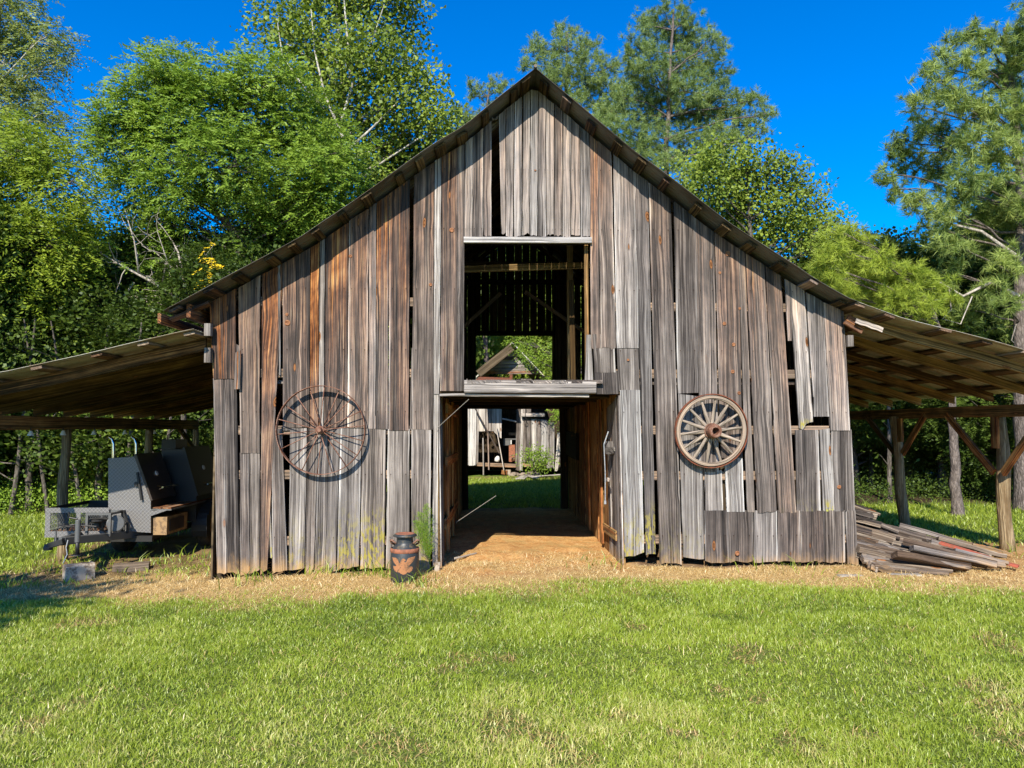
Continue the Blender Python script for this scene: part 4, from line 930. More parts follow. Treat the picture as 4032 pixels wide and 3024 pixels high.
# lid: the sloping front face with a lip
def lid(y0, dy, sx=0.0, sc=1.0, top=L4, bot=L3, mat='brownsteel'):
    d = (bot-top).normalized(); n_ = Vector((-d.z, 0, d.x));
    if n_.x < 0: n_ = -n_
    a = top+Vector((sx, 0, 0)); b = bot+Vector((sx, 0, 0))
    m = MB(); m.prism([Vector((a.x, y0, a.z+.01)), Vector((a.x, y0, a.z+.03)), Vector((a.x, y0, a.z+.03))+n_*.03, Vector((b.x, y0, b.z-.02))+n_*.03, Vector((b.x, y0, b.z-.02))], (0, dy, 0))
    o = m.build('lid', M[mat], tr)
    mid = Vector((b.x, 0, b.z+.12))+n_*.10
    m = MB(); m.tube([Vector((mid.x, y0+dy*.2, mid.z)), Vector((mid.x, y0+dy*.85, mid.z))], .014, 8); m.build('lid_handle', M['chrome'], tr)
    for yy in (.24, .8):
        m = MB(); c_ = Vector((mid.x, y0+dy*yy, mid.z)); m.tube([c_-n_*.07+Vector((0, 0, .0)), c_], .01, 6); m.tube([c_-n_*.075-d*.05, c_], .008, 6); m.build('handle_bracket', M['chrome'], tr)
    c_ = Vector((0, y0+dy*.5, 0)); t_ = a.lerp(b, .45); c_.x = t_.x; c_.z = t_.z
    m = MB(); m.lathe(c_+n_*.03, n_, [(0, .02), (.03, .02), (.038, .012), (.038, 0)], 18); m.build('thermometer', M['white'], tr)
    return o
lid(YT-.005, DB)
q0 = TQ(997, 535, YT-.03); q1 = TQ(1040, 815, YT-.03); m = MB(); m.beam(q0, q1, .028, .03, up=(0, 1, 0)); m.build('latch_bar', M['black'], tr)
q0 = TQ(985, 655, YT-.03); m = MB(); m.box((q0.x-.02, YT-.04, q0.z-.03), (q0.x+.02, YT-.01, q0.z+.03)); m.build('latch_plate', M['black'], tr)
# work shelf along the right side, with bracket plate
s0 = TQ(1132, 905); s1 = TQ(1340, 900); sw_ = s1.x-s0.x
m = MB(); m.box((s0.x, YT, s0.z-.02), (s1.x, YT+2.0, s0.z)); m.build('shelf_frame', M['greysteel'], tr)
m = MB(); m.beam((s0.x+sw_*.28, YT+.02, s0.z+.012), (s0.x+sw_*.28, YT+1.95, s0.z+.012), sw_*.42, .018, at=(.6, 1.4, 0, 0)); m.beam((s0.x+sw_*.74, YT+.02, s0.z+.012), (s0.x+sw_*.74, YT+1.95, s0.z+.012), sw_*.42, .018, at=(.7, 1.2, 0, 0)); m.build('shelf_board', M['lumber'], tr)
b0 = TQ(1132, 915); b1 = TQ(1325, 907); b2 = TQ(1132, 975)
m = MB(); m.prism([b0, b2, b1], (0, .01, 0)); m.build('shelf_bracket', M['plate'], tr)
f0 = TQ(1137, 990, YT+.1); f1 = TQ(1337, 1130, YT+.1)
m = MB(); m.box((L2.x+.004, YT+.05, f1.z-.04), (L2.x+.20, YT+.05+DB*.9, b2.z-.02)); m.build('firebox', M['rim'], tr)
m = MB(); m.box((L2.x+.205, YT+.12, f1.z), (L2.x+.215, YT+.6, b2.z-.06)); m.build('firebox_door', M['brownsteel'], tr)
# second cooker behind, taller and darker
Y2 = YT+.95
A_ = L0+Vector((0, Y2-YT, 0)); hx = L2.x-L0.x
m = MB(); m.prism([Vector((L0.x+.35, Y2, L1.z)), Vector((L2.x+.25, Y2, L1.z)), Vector((L2.x+.25, Y2, L3.z-.02)), Vector((L2.x+.02, Y2, L0.z+.10)), Vector((L0.x+.35, Y2, L0.z+.10))], (0, 1.0, 0)); m.build('rear_cooker', M['black'], tr)
t2 = Vector((L2.x+.02, Y2, L0.z+.10)); b2_ = Vector((L2.x+.25, Y2, L3.z-.02)); lid(Y2-.01, 1.0, 0, 1, t2, b2_, 'black')
q0 = TQ(1270, 205, Y2+.6); q1 = TQ(1410, 205, Y2+.6)
m = MB(); m.box((q0.x, Y2+.5, L1.z), (q1.x, Y2+.95, q0.z)); m.build('smoke_stack', M['black'], tr)
for (xa, yt, y0) in ((757, 190, YT+.15), (985, 190, YT+.45)):
    b = TQ(xa, 385, y0); tt = TQ(xa, yt+60, y0); u = TQ(xa-45, yt-10, y0)
    m = MB(); m.tube([b-Vector((0, 0, .15)), b, tt, tt.lerp(u, .45)+Vector((.012, 0, .02)), u], .026, 14, cap=False); m.build('exhaust_pipe', M['chrome'], tr, True)
# wood basket on the left: plate frame with expanded mesh windows
K0 = TQ(75, 892, YT-.05); K1 = TQ(75, 1190, YT-.05); K2 = TQ(705, 1150, YT-.05); K3 = TQ(705, 862, YT-.05); zt = K0.z; zb = K1.z
yk = YT-.05; bw = .055
def fr_rect(m, x0, x1, z0, z1, y, th): m.box((x0, y, z0), (x1, y+th, z1))
m = MB(); xm = TQ(407, 900, yk).x
fr_rect(m, K0.x, K2.x, zt-.07, zt, yk, .01); fr_rect(m, K0.x, K2.x, zb, zb+.085, yk, .01)
fr_rect(m, K0.x, K0.x+.07, zb+.087, zt-.072, yk+.001, .01); fr_rect(m, xm-.03, xm+.03, zb+.087, zt-.072, yk+.001, .01)
m.build('basket_frame', M['plate'], tr)
def mesh_panel(x0, x1, z0, z1, y, side=None):
    m = MB(); st = .034; n = int((x1-x0)/st)+int((z1-z0)/(st*1.5))+2
    H = z1-z0
    for sg in (1, -1):
        for i in range(-int(H/st)-1, int((x1-x0)/st)+int(H/st)+1):
            xa = x0+i*st; k = sg*.55
            pts = []
            for z in (z0, z1): pts.append((xa+k*(z-z0)+(0 if sg > 0 else 0), z))
            (xa_, za_), (xb_, zb_) = pts
            def clipx(xa, za, xb, zb):
                if xa > xb: xa, za, xb, zb = xb, zb, xa, za
                if xb <= x0 or xa >= x1: return None
                if xa < x0: za += (x0-xa)*(zb-za)/(xb-xa); xa = x0
                if xb > x1: zb += (x1-xb)*(zb-za)/(xb-xa); xb = x1
                return xa, za, xb, zb
            c = clipx(xa_, za_, xb_, zb_)
            if c:
                if side is None: m.beam((c[0], y, c[1]), (c[2], y, c[3]), .003, .005, bevel=False, up=(0, 1, 0))
                else: m.beam((side, c[0], c[1]), (side, c[2], c[3]), .003, .005, bevel=False, up=(1, 0, 0))
    return m.build('mesh_panel', M['greysteel'], tr)
mesh_panel(K0.x+.07, xm-.03, zb+.085, zt-.07, yk+.006); mesh_panel(xm+.03, K2.x, zb+.085, zt-.07, yk+.006)
m = MB(); m.box((K0.x, yk+.012, zt-.05), (K0.x+.012, yk+1.1, zt)); m.box((K0.x, yk+.012, zb), (K0.x+.012, yk+1.1, zb+.08)); m.box((K0.x, yk+1.09, zb), (K2.x, yk+1.1, zt)); m.box((K0.x+.013, yk+.012, zb), (K2.x, yk+1.08, zb+.01)); m.build('basket_frame', M['black'], tr)
mesh_panel(yk+.02, yk+1.08, zb+.08, zt-.05, 0, side=K0.x+.006)
def chips(m):
    for i in range(420):
        c = Vector((K0.x+.06+rng.random()*(K2.x-K0.x-.1), yk+.03+rng.random()**1.6*.9, zb+.02+rng.random()*.075)); s_ = .010+rng.random()*.010
        d = Vector((rng.random()-.5, rng.random()-.5, rng.random()-.5)).normalized()*s_; m.beam(c-d, c+d, s_*1.3, s_, bevel=False, at=(rng.random(), .9, 0, 0))
one(chips, 'wood_chips', M['lumber'], tr)
# tongue, jack, coupler, burner stand
ZT = zb+.0; cp = TQ(125, 1290, .45); jk = P(305, 2120, .45)
tz = TQ(905, 1175, 1.2).z
fa = TQ(905, 1170, YT-.02); fb = Vector((K0.x+.35, YT+.3, fa.z))
nose = Vector((cp.x+.10, .47, cp.z+.07))
m = MB(); m.beam(nose, (fa.x+.25, YT+.7, fa.z-.03), .06, .10); m.build('tongue_rail', M['greysteel'], tr)
m = MB(); m.beam(nose+Vector((.02, .03, 0)), (K0.x+.25, YT+.6, fa.z-.03), .06, .10); m.build('tongue_rail', M['greysteel'], tr)
m = MB(); m.box((K0.x+.1, YT+.0, fa.z-.09), (L2.x+.02, YT+.06, fa.z-.01)); m.box((K0.x+.15, YT+.06, fa.z-.09), (K0.x+.2, YT+3.2, fa.z-.01)); m.box((L2.x-.1, YT+.06, fa.z-.09), (L2.x-.04, YT+3.2, fa.z-.01)); m.build('chassis', M['black'], tr)
m = MB(); m.beam(nose+Vector((.05, 0, 0)), cp+Vector((-.02, 0, .02)), .09, .07); m.lathe(cp+Vector((-.03, 0, -.0)), (0, 0, 1), [(0, .05), (.04, .04), (.055, 0), (.055, -.03)], 14); m.build('coupler', M['black'], tr)
m = MB(); m.tube([cp+Vector((.06, 0, .05)), cp+Vector((.06, 0, .20))], .012, 8); m.build('coupler_lever', M['greysteel'], tr)
jt = P(305, 2047, .47); jb = P(305, 2186, .47); jm = P(305, 2125, .47)
m = MB(); m.lathe(jm, (0, 0, 1), [(0, (jt.z-jm.z)), (.03, (jt.z-jm.z)), (.032, (jt.z-jm.z)-.01), (.032, -.03), (.0, -.03)], 16); m.build('jack_tube', M['greysteel'], tr, False)
m = MB(); m.tube([jb, jm], .024, 12); m.build('jack_leg', M['black'], tr, True); m = MB(); m.lathe(jb, (0, 0, 1), [(0, .012), (.07, .01), (.075, 0), (0, 0)], 18); m.build('jack_foot', M['black'], tr)
m = MB(); m.tube([jt+Vector((0, 0, .01)), jt+Vector((-.10, 0, .03)), jt+Vector((-.115, 0, .10))], .01, 8); m.build('jack_crank', M['black'], tr)
m = MB(); m.tube([TQ(300, 1215, .44), TQ(282, 1290, .42), TQ(292, 1360, .42), TQ(250, 1450, .36)], .006, 6); m.build('safety_chain', M['rope'], tr)
ys = 1.15
B0 = TQ(478, 960, ys); B1 = TQ(720, 945, ys); Bz = TQ(600, 1180, ys).z
m = MB()
for X_ in (B0.x+.015, B1.x): m.box((X_-.016, ys, Bz), (X_+.016, ys+.03, B0.z)); m.box((X_-.016, ys+.38, Bz), (X_+.016, ys+.41, B0.z))
m.box((B0.x, ys-.001, B0.z-.01), (B1.x+.016, ys+.03, B0.z+.02)); m.box((B0.x, ys+.38, B0.z-.01), (B1.x+.016, ys+.411, B0.z+.02)); m.box((B1.x-.016, ys+.03, B0.z-.01), (B1.x+.016, ys+.38, B0.z+.02)); m.build('burner_stand', M['greysteel'], tr)
c0 = TQ(850, 925, ys+.3); c1 = TQ(900, 1045, ys+.3)
m = MB(); m.beam(Vector((B1.x, ys+.25, B0.z+.01)), c0, .03, .03); m.beam(c0, c1, .03, .03); m.beam(c1, (c1.x, c1.y, Bz), .03, .03); m.beam(Vector((c0.x, c0.y, Bz)), c0, .03, .03); m.beam(Vector((c0.x, c0.y, Bz+.1)), c1, .02, .02); m.build('burner_stand', M['black'], tr)
cb = TQ(600, 1020, ys+.2); m = MB(); m.lathe(cb, (0, 0, 1), [(0, .03), (.12, .03), (.14, .02), (.14, 0), (.05, -.03), (.05, -.10), (0, -.10)], 24); m.build('burner', M['black'], tr)
cb = TQ(780, 1050, ys+.12); m = MB(); m.lathe(cb, (.5, -1, .1), [(0, .01), (.10, .01), (.115, 0), (.10, -.02), (0, -.02)], 28); m.build('burner_lid', M['greysteel'], tr)
m = MB(); cc = TQ(330, 1070, .9); m.tube([cc+Vector((.13*math.cos(t_), .10*math.sin(t_), .01*math.sin(2*t_))) for t_ in np.linspace(0, 6.28, 16)[:-1]], .010, 6, closed=True); m.tube([cc+Vector((.13, 0, 0)), cc+Vector((.3, .05, -.02)), cc+Vector((.36, .2, -.12))], .01, 6); m.build('gas_hose', M['black'], tr)
# wheel, fender
def tyre(cx_, cy_, cz_, R_w, w_, parent):
    wheel = MB(); wheel.lathe((cx_, cy_, cz_), (1, 0, 0), [(R_w*.60, -w_/2), (R_w*.9, -w_/2), (R_w*.985, -w_*.38), (R_w, -w_*.2), (R_w, w_*.2), (R_w*.985, w_*.38), (R_w*.9, w_/2), (R_w*.60, w_/2), (R_w*.6, -w_/2)], 36)
    o = wheel.build('tyre', M['rubber'], parent, True)
    q = MB(); q.lathe((cx_, cy_, cz_), (1, 0, 0), [(R_w*.61, w_*.42), (R_w*.58, w_*.30), (R_w*.45, w_*.18), (R_w*.3, w_*.30), (R_w*.14, w_*.34), (R_w*.13, w_*.44), (0, w_*.44)], 30); q.build('rim', M['rim'], parent, True)
    q = MB()
    for k in range(8):
        a = k*math.pi/4; q.lathe((cx_+w_*.245, cy_+math.cos(a)*R_w*.37, cz_+math.sin(a)*R_w*.37), (1, 0, 0), [(0, .01), (R_w*.05, .01), (R_w*.05, -.01)], 10)
    q.build('rim_hole', M['black'], parent)
wr = .33; wc = P(828, 2025, 2.95)
for yy in (2.95, 3.78): tyre(wc.x-.02, yy, ground_z(wc.x, yy)+wr-.01, wr, .2, tr)
for yy in (2.95, 3.78): tyre(-5.85, yy, ground_z(-5.85, yy)+wr-.01, wr, .2, tr)
m = MB(); fz = ground_z(wc.x, 3)+wr; fx = wc.x
pf = [(fx, 2.95-.02-.42*math.cos(a)*(1 if a < 1.57 else 0)+(.0), fz+.40*math.sin(a)) for a in np.linspace(-.35, 1.5, 9)]+[(fx, 4.2, fz+.40)]
for i in range(len(pf)-1):
    a, b = Vector(pf[i]), Vector(pf[i+1]); m.prism([a+Vector((-.12, 0, 0)), b+Vector((-.12, 0, 0)), b+Vector((.12, 0, 0)), a+Vector((.12, 0, 0))], (0, .006, -.006))
m.box((fx+.113, 2.50, fz-.14), (fx+.12, 2.62, fz+.20)); m.build('fender', M['black'], tr)
# ---- lamps along the left eave beam
for i, yy in enumerate([.40, 1.12, 1.88, 2.72, 3.7, 4.8, 6.0]):
    p = Vector((PLX+.085, yy, 1.665)); m = MB()
    o = thing('hanging_lamp', ['first', 'second', 'third', 'fourth', 'fifth', 'sixth', 'seventh'][i]+' pale cone lamp from the left under the left eave beam', 'lamp', p, 'cone lamps strung along the left eave beam')
    m.lathe(p+Vector((0, 0, -.08)), (0, 0, 1), [(.042, 0), (.020, .06), (.014, .07), (0, .07)], 14); m.build('lamp_shade', M['white'], o)
    m = MB(); m.tube([p+Vector((0, 0, -.012)), p+Vector((0, 0, .03))], .006, 6); m.build('lamp_cord', M['black'], o)
# ---- rope on the right jamb, cables by the left jamb
def bez(a, b, s, n=10): return [Vector(a).lerp(Vector(b), i/(n-1))+Vector((0, 0, -s*4*(i/(n-1))*(1-i/(n-1)))) for i in range(n)]
ra = P(2378, 1750, .35); rb = P(2383, 1972, .3)
m = MB(); m.tube([ra, ra.lerp(rb, .5)+Vector((.008, 0, 0)), rb], .006, 8); m.lathe(rb, (0, 0, 1), [(0, -.05), (.016, -.04), (.013, 0), (0, .01)], 8); m.tube([P(2395, 1700, .5), ra], .008, 8)
tag(m.build('rope', M['rope'], None), 'blue and white rope hanging from the right passage wall', 'rope')
m = MB(); m.tube(bez(P(1716, 1690, -.03), P(1846, 1572, -.03), .0, 6), .003, 5); tag(m.build('wire', M['cable'], None), 'thin wire slanting across the top left corner of the passage', 'wire')
m = MB(); m.tube(bez(P(1795, 2057, .7), P(1953, 1952, .9), .0, 6), .0035, 6); tag(m.build('metal_rod', M['cable'], None), 'thin pale rod sticking out from the left passage wall', 'rod')
m = MB(); q = [P(1790, 2160, .5), P(1820, 2150, .6), P(1850, 2140, .75), P(1875, 2128, .85)]; q = [Vector((a.x, a.y, ground_z(a.x, a.y)+.03)) for a in q]; m.tube(q, .014, 7, at=(.9, 0, 0, 0)); tag(m.build('stick', M['lumber'], None), 'pale stick lying on the dirt at the left passage wall', 'stick')
# ---- lumber pile: every board a thing
LG = 'boards in the lumber heap beside the barn'
def heap_board(x0, y0, z0, x1, y1, z1, w_, h_, mat='lumber', label=None, at=None, up=(0, 0, 1)):
    m = MB(); m.beam((x0, y0, z0), (x1, y1, z1), w_, h_, up=up, seg=4, jit=.016, at=at or (.08+.62*rng.random(), .12*rng.random(), 0, 0))
    o = m.build('board', M[mat], None); tag(o, label or 'weathered old board in the heap of lumber right of the barn', 'board', LG); return o
TOPL = [(3370, 1992), (3500, 2015), (3620, 2090), (3700, 2125), (3850, 2165), (4010, 2215)]
BOTL = [(3370, 2215), (3420, 2262), (3600, 2268), (3760, 2258), (3850, 2245), (4010, 2235)]
rh = random.Random(12)
for k in range(84):
    t_ = (k+.5)/84.0                                     # 0 back/top ... 1 front/bottom
    px = 3425+(rh.random()**(1.25))*560
    yt = float(np.interp(px, *zip(*TOPL))); yb_ = float(np.interp(px, *zip(*BOTL)))
    v_ = min(1, max(0, t_+(rh.random()-.5)*.12)); py = yt+6+(yb_-yt-14)*v_
    Yd = 1.25-1.75*v_; e = P(px, py, Yd)
    g0 = ground_z(e.x, e.y); e.z = max(e.z, g0+.025)
    ln = .45+.9*rh.random(); an = R_(-22+34*(rh.random()-.5))
    sl = .10+.16*rh.random()+(e.z-g0)*.15
    d_ = Vector((-math.cos(an), -math.sin(an)*.9, 0)); ln = min(ln, (e.x-4.47)/max(.2, math.cos(an)))
    s_ = e+d_*ln; s_.z = e.z+ln*sl
    rr = (rh.random()-.5)*.9; th = .032+.045*rh.random()
    heap_board(s_.x, s_.y, s_.z, e.x, e.y, e.z, .08+.09*rh.random(), th, up=(0, rr, 1), mat='lumber' if rh.random() < .45 else 'grey')
for k in range(26):                                      # the boards under them that carry the heap
    f = k/25.0; yy = -.35+1.75*f; h_ = .04+.42*f**.9
    heap_board(4.5, yy, ground_z(4.5, yy)+h_, 4.5+.55+.5*rh.random(), yy-.15, ground_z(5.2, yy)+.03, .13, .04)
a = P(3700, 2138, .7); b = P(4010, 2223, .1)
heap_board(a.x, a.y, a.z, b.x, b.y, ground_z(b.x, b.y)+.05, .13, .028, 'redwood', 'long faded red board on the right end of the lumber heap')
for (px, py, l, an) in ((3350, 2272, .28, .1), (3760, 2245, .22, -.4), (3560, 2266, .35, -.1)):
    a = on_ground(px, py); m = MB(); m.beam((a.x-l/2, a.y, a.z+.012), (a.x+l/2*math.cos(an), a.y+l/2*math.sin(an), a.z+.012), .10, .02, at=(.85, 0, 0, 0)); tag(m.build('board', M['lumber'], None), 'short pale plank lying flat on the ground near the lumber heap', 'board', 'short planks scattered by the heap')
# ---- old shed behind the barn
YS = 15.5
S6 = lambda x, y, Y=YS: P(1800+x/4.809, 1560+y/4.809, Y)
S7 = lambda x, y, Y=YS: P(1800+x/4.424, 1250+y/4.424, Y)
shed = thing('shed', 'ruined grey board shed with gable roof seen through the barn', 'shed', (S6(900, 1400).x, YS+1.5, ground_z(0, YS)))
W1 = MB()
def sb(bl, br, tr_, tl_, y=0.0, rnd=None, mb=W1, warm=.05):
    mb.plank(S6(*bl, YS+y), S6(*br, YS+y), S6(*tr_, YS+y), S6(*tl_, YS+y), back=(0, .025, 0), at=(rng.random() if rnd is None else rnd, warm, 0), rag=(.05, .01), nu=3, dv=.3)
zt_ = -330
for q in [((222, 1330), (345, 1332), (370, zt_), (236, zt_)), ((352, 1300), (395, 1320), (425, zt_), (376, zt_)), ((380, 676), (524, 676), (535, zt_), (428, zt_)), ((532, 676), (690, 676), (690, zt_), (540, zt_)), ((700, 690), (838, 820), (845, zt_), (695, zt_)),
          ((1108, 1420), (1180, 1420), (1205, zt_), (1130, zt_)), ((1184, 1420), (1236, 1420), (1245, 250), (1208, 250)), ((1215, 330), (1400, 330), (1412, zt_), (1215, zt_)), ((1250, 1260), (1330, 1250), (1320, 420), (1245, 430)), ((1334, 1280), (1420, 1300), (1400, 425), (1324, 420)),
          ((1424, 1300), (1500, 1340), (1490, 430), (1404, 425)), ((1504, 1300), (1590, 1330), (1580, 440), (1494, 430)), ((1594, 1300), (1680, 1200), (1690, 450), (1584, 440)), ((1700, 1370), (1760, 1370), (1770, 480), (1690, 470)), ((1764, 1370), (1835, 1375), (1840, 490), (1774, 480)),
          ((1850, 1430), (1900, 1430), (1990, 700), (1900, 690)), ((1910, 1380), (1960, 1330), (2060, 700), (1995, 700)), ((-60, 1330), (90, 1330), (110, zt_), (-50, zt_)), ((96, 1330), (216, 1330), (230, zt_), (116, zt_)), ((-220, 1330), (-66, 1330), (-56, zt_), (-210, zt_)), ((2070, 1400), (2200, 1400), (2210, zt_), (2080, zt_)), ((2206, 1400), (2350, 1400), (2350, zt_), (2216, zt_))]:
    sb(*q)
W1.build('wall', M['greyer'], shed)
def sbeam(name, a, b, w_, h_, mat='greyer', y=-.06, at=None):
    m = MB(); m.beam(S6(*a, YS+y), S6(*b, YS+y), w_, h_, up=(0, 1, 0), at=at or (rng.random(), .1, 0, 0)); return m.build(name, M[mat], shed)
sbeam('leaning_board', (498, 1490), (490, 790), .04, .24, y=-.10, at=(.6, .1, 0, 0)); sbeam('leaning_board', (600, 1390), (580, 640), .04, .27, y=-.05, at=(.45, .4, 0, 0))
sbeam('brace', (345, 240), (800, 1080), .04, .10, y=-.2); sbeam('leaning_board', (730, 530), (885, 1400), .03, .17, y=-.26)
sbeam('rail', (850, 425), (1120, 480), .05, .07, y=-.03); sbeam('shelf_beam', (1215, 355), (1655, 355), .12, .12, y=-.12, at=(.8, .2, 0, 0))
sbeam('sill', (380, 1290), (1110, 1320), .12, .18, 'lumber', y=.02, at=(.7, .6, 0, 0)); sbeam('sill', (1240, 1300), (1500, 1320), .12, .16, 'lumber', y=.05, at=(.5, .5, 0, 0)); sbeam('pier', (890, 1480), (900, 1400), .2, .14, 'inner', y=.05, at=(.6, 1.3, 0, 0)); sbeam('pier', (960, 1480), (960, 1390), .2, .14, 'lumber', y=.1)
m = MB(); a = S6(-220, zt_); b = S6(2350, zt_); g0 = ground_z(0, YS)
m.box((a.x, YS+3.2, g0), (b.x, YS+3.25, a.z)); m.box((a.x, YS+.1, g0), (a.x+.04, YS+3.2, a.z)); m.box((b.x-.04, YS+.1, g0), (b.x, YS+3.2, a.z)); m.box((a.x, YS+.1, S6(0, 1330).z), (b.x, YS+3.2, S6(0, 1330).z+.05)); m.build('rear_wall', M['dark'], shed)
# clutter seen in the doorway
m = MB(); c0 = S6(880, 800, YS+.7); c1 = S6(1110, 760, YS+.7); m.box((c0.x, YS+.5, c0.z-.04), (c1.x, YS+1.0, c0.z)); m.build('work_table', M['greysteel'], shed)
for (xa, ya, xb, yb, mt) in ((980, 1240, 1095, 920, 'can_rust'), (880, 930, 1000, 810, 'greysteel'), (1010, 910, 1030, 810, 'white'), (980, 740, 1105, 690, 'rim')):
    a_ = S6(xa, ya, YS+.6); b_2 = S6(xb, yb, YS+.6); m = MB(); m.box((a_.x, YS+.52, a_.z), (b_2.x, YS+.85, b_2.z)); m.build('clutter', M[mt], shed)
cj = S6(745, 1185, YS+.1); m = MB(); m.lathe(cj+Vector((0, 0, -.1)), (.3, 0, 1), [(0, 0), (.08, .01), (.09, .1), (.05, .18), (.02, .2), (0, .2)], 14); m.build('jug', M['white'], shed, True)
m = MB()
for i in range(14): q = S6(1000+rng.random()*120, 1230-rng.random()*130, YS+.3); m.beam(q, q+Vector((.25*rng.random(), .1, .06*(rng.random()-.5))), .06, .03, at=(rng.random(), .6, 0, 0))
m.build('clutter', M['lumber'], shed)
m = MB(); q = [S6(1290, 160, YS-.2), S6(1288, 400, YS-.2)]; m.tube(q, .012, 6); hk = S6(1288, 450, YS-.2); m.tube([hk+Vector((.05*math.sin(t_), 0, .07*math.cos(t_))) for t_ in np.linspace(.2, 5.2, 12)], .012, 6); m.build('chain_hook', M['black'], shed)
# gable end with level boards, and roof
GB = MB(); ap = (960, 470); le = (430, 1010); ri = (1460, 1010); nbd = 8
for i in range(nbd):
    y0 = 985-(985-500)*i/nbd; y1 = 985-(985-500)*(i+1)/nbd+4
    def xl_(y): return le[0]+(ap[0]-le[0])*(1010-y)/(1010-470)
    def xr_(y): return ri[0]+(ap[0]-ri[0])*(1010-y)/(1010-470)
    ym = (y0+y1)/2; a_, b_2, c_2, d_2 = S7(xl_(ym), y0), S7(xr_(ym), y0), S7(xr_(ym), y1), S7(xl_(ym), y1)
    GB.plank(a_, d_2, c_2, b_2, back=(0, .02, 0), at=(.45+.5*rng.random(), .8 if i == 0 else .1, 0), nu=2, dv=.4)
GB.build('gable', M['grey'], shed)
m = MB(); m.beam(S7(370, 985, YS-.52), S7(955, 520, YS-.52), .06, .26); m.build('shaded_rake_board', M['dark'], shed)  # dark colour of this bar stands in for the shade under the left overhang
a_ = S7(ap[0], ap[1]-25, YS-.5); l_ = S7(330, 1050, YS-.5); r_2 = S7(1520, 1040, YS-.5)
for e in (l_, r_2):
    m = MB(); m.prism([a_, e, e+Vector((0, 0, .05)), a_+Vector((0, 0, .05))], (0, 4.2, 0)); m.build('roof', M['roof'], shed)
m = MB(); q = S7(380, 1050, YS-.9); q2 = S7(915, 1065, YS-.9); q3 = S7(915, 1120, YS-1.6); q4 = S7(300, 1120, YS-1.6); m.prism([q, q2, q3, q4], (0, 0, .03)); m.build('porch_roof', M['tyre_rust'], shed)
m = MB(); m.beam(S7(940, 990), S7(940, 1130), .1, .1); m.build('post', M['tyre_rust'], shed)
# loose planks and stones before the shed
PG = 'loose planks on the ground before the shed'
for i, (x0, y0, x1, y1, w_, lb) in enumerate(((1190, 1600, 1400, 1480, .24, 'wide grey plank lying slanted before the shed'), (1340, 1530, 1500, 1605, .14, 'short grey plank crossing the wide one before the shed'), (1450, 1555, 2000, 1560, .10, 'long thin board lying flat on the grass before the shed'))):
    def gg(x, y): return on_ground(1800+x/4.809, 1560+y/4.809)
    a_, b_2 = gg(x0, y0), gg(x1, y1); m = MB(); m.beam(a_+Vector((0, 0, .06)), b_2+Vector((0, 0, .05+.04*i)), w_*1.2, .03, at=(.8, .1, 0, 0)); tag(m.build('plank', M['silver'], None), lb, 'plank', PG)
for i in range(12):
    q = S6(1040+i*42+rng.random()*20, 1440+rng.random()*25, YS-.25+rng.random()*.2); m = MB(); rr = .07+.05*rng.random()
    m.lathe((q.x, q.y, ground_z(q.x, q.y)-.02+rr*.3*(i % 3)), (.1*rng.random(), .1, 1), [(0, 0), (rr*1.5, .01), (rr*1.3*(.8+.4*rng.random()), rr*.5), (rr*.8, rr*.9), (0, rr)], 7)
    tag(m.build('stone', M['stone'], None), 'flat brown stone at the foot of the ruined shed', 'stone', 'stones under the shed door')
